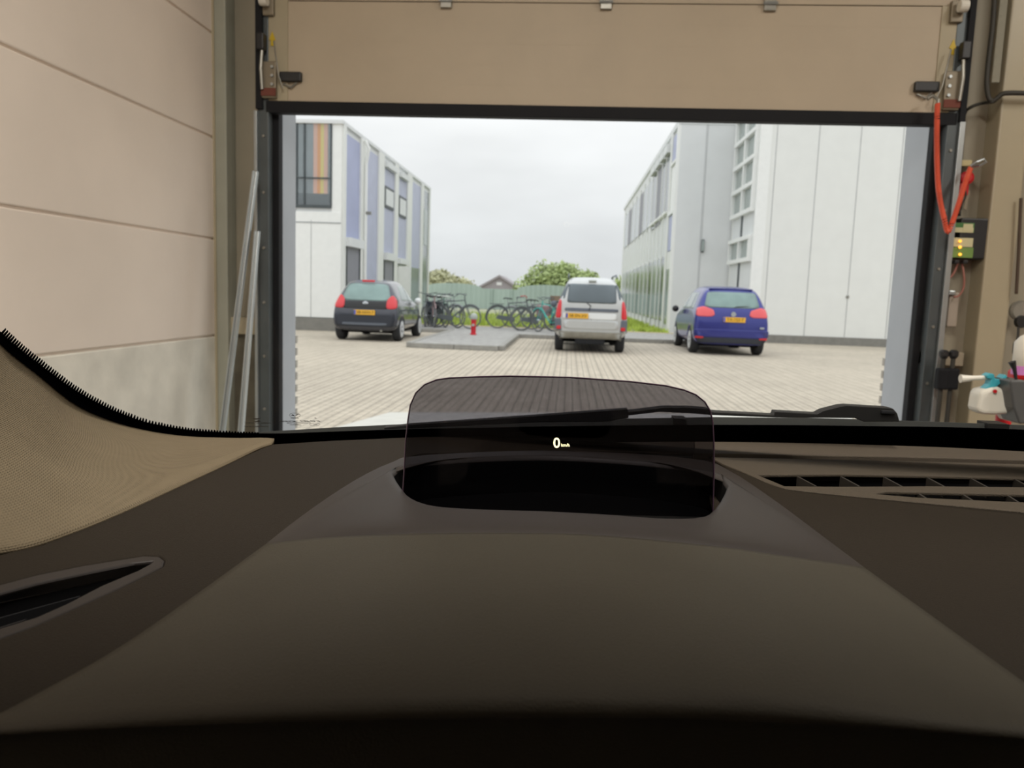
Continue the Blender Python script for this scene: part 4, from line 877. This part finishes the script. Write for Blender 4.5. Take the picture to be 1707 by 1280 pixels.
# skins
Lo = [(450, 741), (560, 734), (700, 728), (900, 726), (1160, 726), (1160, 755), (930, 749), (700, 756), (655, 772), (610, 794), (560, 826), (500, 870), (449, 912), (335, 992), (200, 1085), (60, 1165), (-60, 1225), (-260, 1225), (-260, 980), (0, 924), (70, 908), (140, 878), (210, 848), (290, 810), (370, 776)]
Lv = [(-250, 1010), (0, 974), (60, 958), (140, 942), (240, 926), (266, 927), (275, 934), (272, 944), (245, 958), (200, 980), (120, 1016), (60, 1042), (0, 1064), (-60, 1084), (-250, 1120)]
flat('dash_skin', [zp(x, y, .19) for x, y in Lo], [[zp(x, y, .19) for x, y in reversed(Lv)]], .004, 'dash_brown', car, .0015)
Lt = [(-240, 1020), (0, 988), (60, 972), (140, 955), (225, 938), (254, 935), (254, 937), (230, 950), (170, 975), (110, 1006), (60, 1028), (0, 1046), (-60, 1068), (-240, 1105)]
vt = flat('air_vent', [zp(x, y, .1905) for x, y in Lv], [[zp(x, y, .1905) for x, y in reversed(Lt)]], .003, 'surround_brown', car, .002)
for (x0, y0, x1, y1) in ((-200, 1048, 205, 962), (-200, 1085, 130, 995), (-200, 1110, 40, 1034)):
    a, b = zp(x0, y0, .203), zp(x1, y1, .203); MB().prism([a, b, b+Vector((0, .0025, 0)), a+Vector((0, .0025, 0))], (0, 0, -.02)).build('vent_slat', 'black_plastic', vt)
A_ = [(1155, 727), (1190, 725), (1450, 731), (1760, 744), (2300, 775), (2300, 798), (1760, 768), (1500, 761), (1190, 756), (1155, 755)]
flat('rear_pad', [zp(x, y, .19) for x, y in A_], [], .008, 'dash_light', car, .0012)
B_ = [(1185, 762), (1500, 768), (1760, 775), (2300, 805), (2300, 900), (1760, 858), (1600, 843), (1500, 834), (1400, 825), (1310, 815), (1275, 803), (1235, 785), (1205, 773)]
V1 = [(1262, 791), (1400, 790), (1550, 793), (1707, 797), (2200, 815), (2200, 832), (1707, 812), (1550, 810), (1400, 811), (1308, 810)]
V2 = [(1455, 823), (1480, 819), (1707, 824), (2200, 842), (2200, 862), (1707, 837), (1530, 829)]
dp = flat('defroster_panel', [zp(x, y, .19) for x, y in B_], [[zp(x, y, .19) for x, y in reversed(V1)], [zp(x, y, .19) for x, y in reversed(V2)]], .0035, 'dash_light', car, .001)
flat('duct_wall', [zp(x, y-1.5, .194) for x, y in V1[:4]]+[zp(2200, 815, .194), zp(2200, 822, .199), zp(1707, 803.5, .199), zp(1400, 797.5, .199), zp(1290, 798, .199)], [], .003, 'fin_brown', dp)
for i in range(11):
    x = 1330+i*72; y = 794+(x-1400)*.012 if x > 1400 else 794
    a, b = zp(x, y, .1915), zp(x+30, y+16, .1915); w_ = Vector((.0012, .0, 0)); MB().prism([a-w_, a+w_, b+w_, b-w_], (0, 0, -.012)).build('vent_fin', 'fin_brown', dp)
for i in range(8):
    x = 1528+i*74; y = 820+(x-1528)*.02
    a, b = zp(x, y, .1915), zp(x+22, y+14, .1915); w_ = Vector((.0012, 0, 0)); MB().prism([a-w_, a+w_, b+w_, b-w_], (0, 0, -.012)).build('vent_fin', 'fin_brown', dp)
rowsC = [[(1180, 756, .1935), (1210, 775, .1925), (1240, 788, .1912), (1280, 806, .1905), (1320, 817, .1905), (1500, 835.5, .1905), (1760, 860, .1905), (2300, 905, .1905)],
         [(1185, 790, .197), (1215, 806, .196), (1250, 818, .1935), (1290, 829, .192), (1350, 838, .1915), (1520, 856, .192), (1760, 880, .193), (2300, 935, .195)],
         [(1185, 840, .200), (1230, 860, .200), (1280, 880, .200), (1330, 900, .198), (1420, 920, .197), (1560, 935, .197), (1780, 950, .198), (2300, 1010, .202)],
         [(1230, 930, .204), (1290, 950, .204), (1350, 985, .204), (1420, 1010, .203), (1500, 1030, .203), (1620, 1045, .205), (1800, 1060, .208), (2300, 1110, .214)],
         [(1330, 1060, .212), (1400, 1090, .212), (1460, 1110, .212), (1530, 1130, .213), (1600, 1145, .215), (1700, 1160, .219), (1850, 1180, .226), (2300, 1230, .236)],
         [(1400, 1230, .24), (1500, 1250, .24), (1580, 1270, .24), (1640, 1285, .242), (1700, 1300, .245), (1800, 1320, .25), (1950, 1350, .26), (2300, 1400, .28)]]
loft([[zp(*p) for p in r] for r in rowsC], 40, 40, 'dash_skin', 'dash_brown', car, .004)
MB().box(W((.86, .36, H-.30)), W((1.34, 1.02, H-.195))).build('dash_end', 'dash_brown', car, .02)
# instrument hood
R0 = [(445, 905, .180), (550, 895, .172), (700, 889, .167), (850, 888, .165), (1000, 892, .165), (1190, 910, .169), (1300, 925, .174), (1440, 945, .181)]
rowsH = [R0,
 [(335, 985, .185), (480, 960, .172), (670, 950, .162), (850, 948, .159), (1020, 952, .159), (1230, 972, .163), (1380, 990, .173), (1525, 1006, .185)],
 [(200, 1078, .1875), (400, 1050, .172), (640, 1040, .160), (850, 1038, .157), (1060, 1042, .157), (1290, 1060, .161), (1470, 1080, .173), (1625, 1078, .187)],
 [(50, 1163, .1885), (300, 1150, .174), (600, 1135, .164), (850, 1130, .161), (1100, 1133, .161), (1350, 1150, .165), (1570, 1165, .176), (1750, 1166, .189)],
 [(-70, 1225, .192), (200, 1212, .182), (550, 1200, .173), (850, 1196, .171), (1150, 1198, .171), (1450, 1212, .175), (1700, 1228, .184), (1870, 1240, .193)],
 [(-110, 1260, .215), (180, 1240, .206), (540, 1226, .198), (850, 1222, .196), (1150, 1224, .196), (1460, 1240, .200), (1720, 1262, .208), (1910, 1280, .22)],
 [(-160, 1500, .32), (150, 1500, .32), (520, 1500, .32), (850, 1500, .32), (1180, 1500, .32), (1500, 1500, .32), (1780, 1500, .32), (1960, 1500, .32)]]
loft([[zp(*p) for p in r] for r in rowsH], 60, 60, 'instrument_hood', 'hood_brown', car, .004)
# display surround: ring between the outer outline and the slot
back_o = [(445, 905, .1815), (500, 862, .1835), (560, 820, .184), (610, 790, .1845), (650, 772, .1845), (700, 759, .184), (930, 751, .182), (1150, 764, .184), (1215, 784, .1845), (1290, 833, .1845), (1360, 885, .1835), (1440, 945, .1825)]
front_o = [(x, y, d+.0012) for x, y, d in reversed(R0)]
back_h = [(650, 787, .174), (656, 781, .175), (672, 774, .176), (720, 767, .177), (820, 761, .177), (930, 760, .177), (1040, 766, .177), (1130, 775, .177), (1190, 786, .176), (1207, 794, .175), (1218, 808, .172)]
front_h = [(1218, 808, .172), (1208, 832, .1695), (1188, 855, .168), (1160, 863.5, .167), (1100, 864, .167), (1000, 857, .167), (900, 852, .167), (800, 849, .167), (720, 843, .167), (680, 828, .169), (660, 806, .1715), (650, 787, .174)]
def res(pts, n): return [tuple(v) for v in spline(pts, n)]
nb_ = 44
outer = res(back_o, nb_)[:-1]+res(front_o, nb_)[:-1]; hole = res(back_h, nb_)[:-1]+res(front_h, nb_)[:-1]
def mixp(a, b, t, lift=0): return (a[0]+(b[0]-a[0])*t, a[1]+(b[1]-a[1])*t, a[2]+(b[2]-a[2])*t-lift)
rings = [[zp(*p) for p in outer]]
for t, lf in ((.12, .0012), (.35, .0022), (.6, .002), (.82, .001), (.95, .0005)): rings.append([zp(*mixp(a, b, t, lf)) for a, b in zip(outer, hole)])
hp_ = [zp(*p) for p in hole]; rings.append(hp_); c_ = sum(hp_, Vector())/len(hp_)
rings.append([p+(c_-p).normalized()*.0025+Vector((0, 0, -.0018)) for p in hp_]); rings.append([p+(c_-p).normalized()*.0035+Vector((0, 0, -.005)) for p in hp_])
n_ = len(outer); mb = MB(); mb.add([p for r in rings for p in r], [(i*n_+k, i*n_+(k+1) % n_, (i+1)*n_+(k+1) % n_, (i+1)*n_+k) for i in range(len(rings)-1) for k in range(n_)])
so = mb.build('display_surround', 'surround_brown', car, smooth=True)
well = [[p+(c_-p).normalized()*.0034+Vector((0, 0, -.0045)) for p in hp_], [p+(c_-p).normalized()*.006+Vector((0, 0, -.04)) for p in hp_]]
mb = MB(); mb.add([p for r in well for p in r], [(k, (k+1) % n_, n_+(k+1) % n_, n_+k) for k in range(n_)]+[tuple(n_+k for k in range(n_))])
mb.build('display_well', 'void_black', so)
# combiner glass
Gn = Vector((0, 1, -.12)).normalized(); Gp = Vector((0, .635, H-.17))
def atG(x, y, off=0): d = ray(x, y); t = (Gp+Gn*off-EYE).dot(Gn)/d.dot(Gn); return W(EYE+d*t)
G_ = [(672, 850), (672, 815), (674, 780), (676, 735), (680, 700), (684, 675), (693, 655), (708, 641), (728, 633), (750, 630), (800, 628), (850, 627), (950, 629), (1050, 636), (1110, 643), (1140, 650), (1160, 658), (1175, 670), (1184, 685), (1188, 702), (1190, 740), (1190, 790), (1188, 862)]
cg = MB().prism([atG(x, y) for x, y in G_], Gn*.0028).build('combiner_glass', 'combiner_tint', car)
mb = MB(); mb.tube([atG(x, y, .0014) for x, y in G_], .0007, 6); mb.build('glass_edge', mat('edge_tint', rgb(66, 48, 62), .3), cg)
def gframe(px, y, off=-.0006):
    o = atG(px, y, off); xx = (atG(px+10, y, off)-o).normalized(); zz = (-Gn).normalized(); yy = zz.cross(xx).normalized(); zz = xx.cross(yy)
    return Matrix(((xx.x, yy.x, zz.x, o.x), (xx.y, yy.y, zz.y, o.y), (xx.z, yy.z, zz.z, o.z), (0, 0, 0, 1)))
text('speed_readout', '0', .0118, gframe(928, 739), 'speed_glow', cg, .0001, bold=.0002)
text('unit_readout', 'km/h', .0036, gframe(942.5, 742), 'speed_glow', cg, .0001, bold=.00008)
# ------------------------------------------------------------------ windscreen
sl = .51; WN = Vector((0, sl, 1)).normalized(); WP = Vector((0, .98, H-.178))
def atW(x, y, off=0): d = ray(x, y); t = (WP+WN*off-EYE).dot(WN)/d.dot(WN); return W(EYE+d*t)
def onW(X, Y, off=0): return W(Vector((X, Y, H-.178+(.98-Y)*sl))+WN*off)
Fu = [(-60, 478), (0, 552), (30, 579), (62, 604), (95, 629), (125, 650), (155, 667), (187, 683), (218, 695), (250, 705), (312, 716), (375, 720.5), (430, 722), (480, 722), (560, 719), (690, 715), (950, 710), (1190, 708), (1450, 710), (1707, 716), (2300, 745)]
Gl = [(-60, 506), (0, 580), (30, 606), (62, 632), (95, 658), (125, 680), (155, 697), (187, 710), (218, 719), (250, 727), (312, 736), (375, 741), (430, 745), (480, 748), (560, 746), (690, 742), (950, 738), (1190, 736), (1450, 741), (1707, 752), (2300, 790)]
tl = onW(-.50, .24); tr = onW(1.2, .24)
gl_poly = [atW(*p) for p in Gl]+[tr, tl]
ws = MB(); ws.add(gl_poly, [tuple(range(len(gl_poly)))]); wsh = ws.build('windscreen', 'windshield_glass', car, solid=.0)
mb = MB(); n = len(Fu); fu = [atW(*p, -.001) for p in spline(Fu, 160)]; g2 = [atW(*p, -.001) for p in spline(Gl, 160)]
k = 160; mb.add(fu+g2, [(i, i+1, k+i+1, k+i) for i in range(k-1)])
# fading comb of ceramic dots along the curved corner
cs = spline([p for p in Fu if p[0] <= 430 and p[0] >= 0], 400); acc = 0; last = Vector(cs[0])
for i in range(1, 400):
    p = Vector(cs[i])
    if (p-last).length >= 4.6:
        last = p; f = 1-min(1, i/400); t = (cs[min(i+1, 399)]-cs[i-1]).normalized(); hgt = 1.5+8.5*f
        nn = Vector((t.y, -t.x))                         # up and right of the edge
        a = p-t*2.3; b = p+t*2.3; c = b+nn*hgt+Vector((-1.6, 0)); d = a+nn*hgt+Vector((1.2, 0))
        mb.add([atW(*q, -.001) for q in (a-nn*1, b-nn*1, c, d)], [(0, 1, 2, 3)])
mb.build('ceramic_border', 'frit_black', wsh, solid=.0004)
def wframe(px, y):
    o = atW(px, y, -.0008); xx = (atW(px+20, y, -.0008)-o).normalized(); up2 = (atW(px, y-20, -.0008)-o).normalized(); zz = xx.cross(up2).normalized(); yy = zz.cross(xx)
    return Matrix(((xx.x, yy.x, zz.x, o.x), (xx.y, yy.y, zz.y, o.y), (xx.z, yy.z, zz.z, o.z), (0, 0, 0, 1)))
MIR = Matrix.Diagonal((-1, 1, 1, 1))
def wtext(s, px, y, size, stretch=1.7): text('glass_marking', s, size, wframe(px, y) @ MIR @ Matrix.Diagonal((1, stretch, 1, 1)), 'ink', wsh, .00008, bold=.00004)
wtext('LAMINATED  SAFETY', 430, 705, .0040); wtext('A52', 434, 708.5, .002); wtext('WINDSHIELD GLASS', 428, 711, .0040)
wtext('INFINITI', 491.5, 697, .0030); wtext('E1 43R-00813', 517, 702, .0048); wtext('MITSUBOSHI', 479, 702.3, .0042); wtext('TOYOHASHI JAPAN DOT-20 M66', 498, 705, .0024); wtext('LAMISAFE AS-1', 492, 708, .0026); wtext('AS1', 526, 707.5, .0036); wtext('M', 526, 697, .0026)
mb = MB()
def ring(px, y, rx_, ry_, th):
    P = [atW(px+rx_*math.cos(a), y+ry_*math.sin(a), -.0008) for a in [i*2*math.pi/28 for i in range(28)]]; mb.tube(P, th, 4, closed=True)
ring(491.5, 692, 9, 3.6, .00022); ring(524.5, 707.3, 8.5, 2.4, .00015)
mb.add([atW(x, y, -.0008) for x, y in ((484, 692), (488.5, 690.5), (492, 694), (495, 690), (500, 691), (495.5, 691.6), (491, 695), (488.5, 693))], [(0, 1, 2, 7), (2, 3, 5, 6), (3, 4, 5)])
mb.add([atW(x, y, -.0008) for x, y in ((421, 697.5), (436, 697), (428, 699.5), (425, 699), (422, 703), (431, 700.5), (435, 702.5), (430, 703))], [(0, 1, 2, 3), (4, 5, 6, 7)])
mb.build('glass_emblem', 'ink', wsh)
# ------------------------------------------------------------------ cowl and wiper outside
cw = MB(); U = [(380, 724), (440, 719.5), (560, 712), (690, 706), (900, 700), (1190, 695), (1290, 696), (1340, 696), (1450, 699), (1560, 703), (1707, 708.5), (2200, 728)]
a = [W(atY(x, y, 1.10)) for x, y in U]; cwv = a+[p+Vector((0, .06, -.01)) for p in a]+[p+Vector((0, .06, -.08)) for p in a]+[p+Vector((0, -.01, -.06)) for p in a]
m_ = len(a); cw.add(cwv, [(r*m_+i, r*m_+i+1, ((r+1) % 4)*m_+i+1, ((r+1) % 4)*m_+i) for r in range(4) for i in range(m_-1)]+[(0, m_, 2*m_, 3*m_), (m_-1, 4*m_-1, 3*m_-1, 2*m_-1)])
cwo = cw.build('cowl_panel', 'cowl_grey', car, .0003)
MB().box(W(atY(1648, 706, 1.09)), W(atY(1662, 710, 1.12))).build('washer_nozzle', 'wiper_black', cwo)
MB().box(W(atY(1124, 697.5, 1.09)), W(atY(1139, 702, 1.12))).build('clip', 'wiper_black', cwo)
YW = 1.04
def pw(pts, name, par, m='wiper_black', dy=.012, Y=YW): return MB().prism([W(atY(x, y, Y)) for x, y in pts], (0, dy, .0)).build(name, m, par, .001)
wp = pw([(1180, 681), (1187, 686), (1290, 691.5), (1292, 685.5), (1362, 689.5), (1372, 684), (1402, 676.5), (1412, 675.5), (1480, 679.5), (1489, 681), (1496, 689), (1500, 703), (1440, 703), (1425, 697), (1360, 696.5), (1292, 696), (1187, 692), (1150, 689), (1100, 686.5), (1046, 693), (1046, 686), (1108, 678.5), (1150, 679)], 'wiper', car, dy=.018)
pw([(640, 712), (680, 707.5), (760, 702), (880, 693.5), (1020, 683), (1046, 681), (1047, 684.5), (1048, 697), (1030, 699), (1015, 703), (900, 704), (640, 716)], 'wiper_blade', wp, Y=YW-.004)
MB().box(W(atY(1470, 684, YW-.004)), W(atY(1490, 690, YW))).build('pivot_cap', 'black_rubber', wp, .001)
# ------------------------------------------------------------------ left pillar trim
up_e = [(-230, 300), (-60, 500), (0, 574), (62, 625), (125, 674), (187, 702), (250, 719), (312, 728), (375, 731), (431, 733.5), (452, 739)]
lo_e = [(-330, 960), (-120, 935), (0, 921), (62, 908), (125, 886), (187, 861), (250, 833), (312, 804), (375, 775), (431, 748), (453, 740.5)]
E0 = [atW(x, y, -.006) for x, y in up_e]; E1 = [zp(x, y, .189) for x, y in lo_e]
rowsP = []
for t, b in ((0, 0), (.04, .004), (.3, .011), (.6, .012), (.85, .009), (.97, .003), (1, 0)):
    rowsP.append([p*(1-t)+q*t+Vector((.5, -.5, .7)).normalized()*b*min(1, (q-p).length/.12) for p, q in zip(E0, E1)])
loft(rowsP, 60, 36, 'pillar_trim', 'pillar_fabric', car, .004)
# upper pillar, roof, header, sills, seats : the cabin shell that shades the dashboard
def bar(name, p0, p1, hw, hd, m): 
    p0, p1 = W(p0), W(p1); d = (p1-p0).normalized(); s = d.cross(Vector((0, 0, 1))).normalized()*hw; v = s.cross(d).normalized()*hd
    return MB().prism([p0-s-v, p0+s-v, p0+s+v, p0-s+v], p1-p0).build(name, m, car, .01)
q0 = atW(-60, 490)+CX; bar('pillar', (q0.x-.06, q0.y+.0, q0.z-.02), (-.53, .22, H+.2), .035, .04, 'pillar_fabric'); bar('pillar', (1.28, .9, H-.2), (1.22, .22, H+.2), .035, .04, 'pillar_fabric')
MB().box((-.93, -1.9, H+.21), (.93, .30, H+.25)).build('roof', 'seat_black', car, .02)
MB().box((-.93, -2.2, .45), (-.89, 1.0, H-.25)).build('door_panel', 'seat_black', car, .01); MB().box((.93, -2.2, .45), (.97, 1.2, H-.25)).build('door_panel', 'seat_black', car, .01)
for x in (-.92, .92): MB().box((x-.03, -1.0, H-.30), (x+.03, -.7, H+.22)).build('door_pillar', 'seat_black', car, .01); MB().box((x-.03, -2.0, H-.30), (x+.03, -1.6, H+.22)).build('rear_pillar', 'seat_black', car, .01)
MB().box((-.93, -2.0, .35), (.93, .4, .42)).build('cabin_floor', 'seat_black', car)
for x in (-.36, .36):
    s_ = MB().box((x-.26, -.75, .42), (x+.26, -.22, .72)).build('front_seat', 'seat_black', car, .06); MB().box((x-.25, -.85, .7), (x+.25, -.70, 1.34)).build('backrest', 'seat_black', s_, .06); MB().box((x-.13, -.85, 1.36), (x+.13, -.76, 1.54)).build('headrest', 'seat_black', s_, .04)
MB().box((-.75, -1.75, .42), (.75, -1.6, 1.25)).build('rear_bench', 'seat_black', car, .05)
mb = MB(); mb.add([(x, y, z) for y, z, w_ in ((1.17, H-.26, .8), (1.5, H-.33, .82), (2.0, H-.44, .80), (2.3, H-.62, .72), (2.36, .4, .68)) for x in (-w_, w_)], [(2*i, 2*i+1, 2*i+3, 2*i+2) for i in range(4)])
mb.build('bonnet', mat('bonnet_paint', rgb(24, 25, 28), .3, .3), car, solid=.01)
mb = MB()
for x in (-.95, .95):
    for sgn in (0,): mb.prism([(x, 1.0, .4), (x, 2.3, .4), (x*.8, 2.25, H-.66), (x*.86, 1.3, H-.42), (x, 1.0, H-.42)], (-.02*(1 if x > 0 else -1), 0, 0))
mb.build('front_wing', 'bonnet_paint', car)
for x in (-.82, .82):
    for y in (1.75, -1.3): MB().lathe([(.2, -.11), (.33, -.11), (.34, -.09), (.34, .09), (.33, .11), (.2, .11)], (x, y, .34), 'X', 32).build('wheel', 'tyre', car)
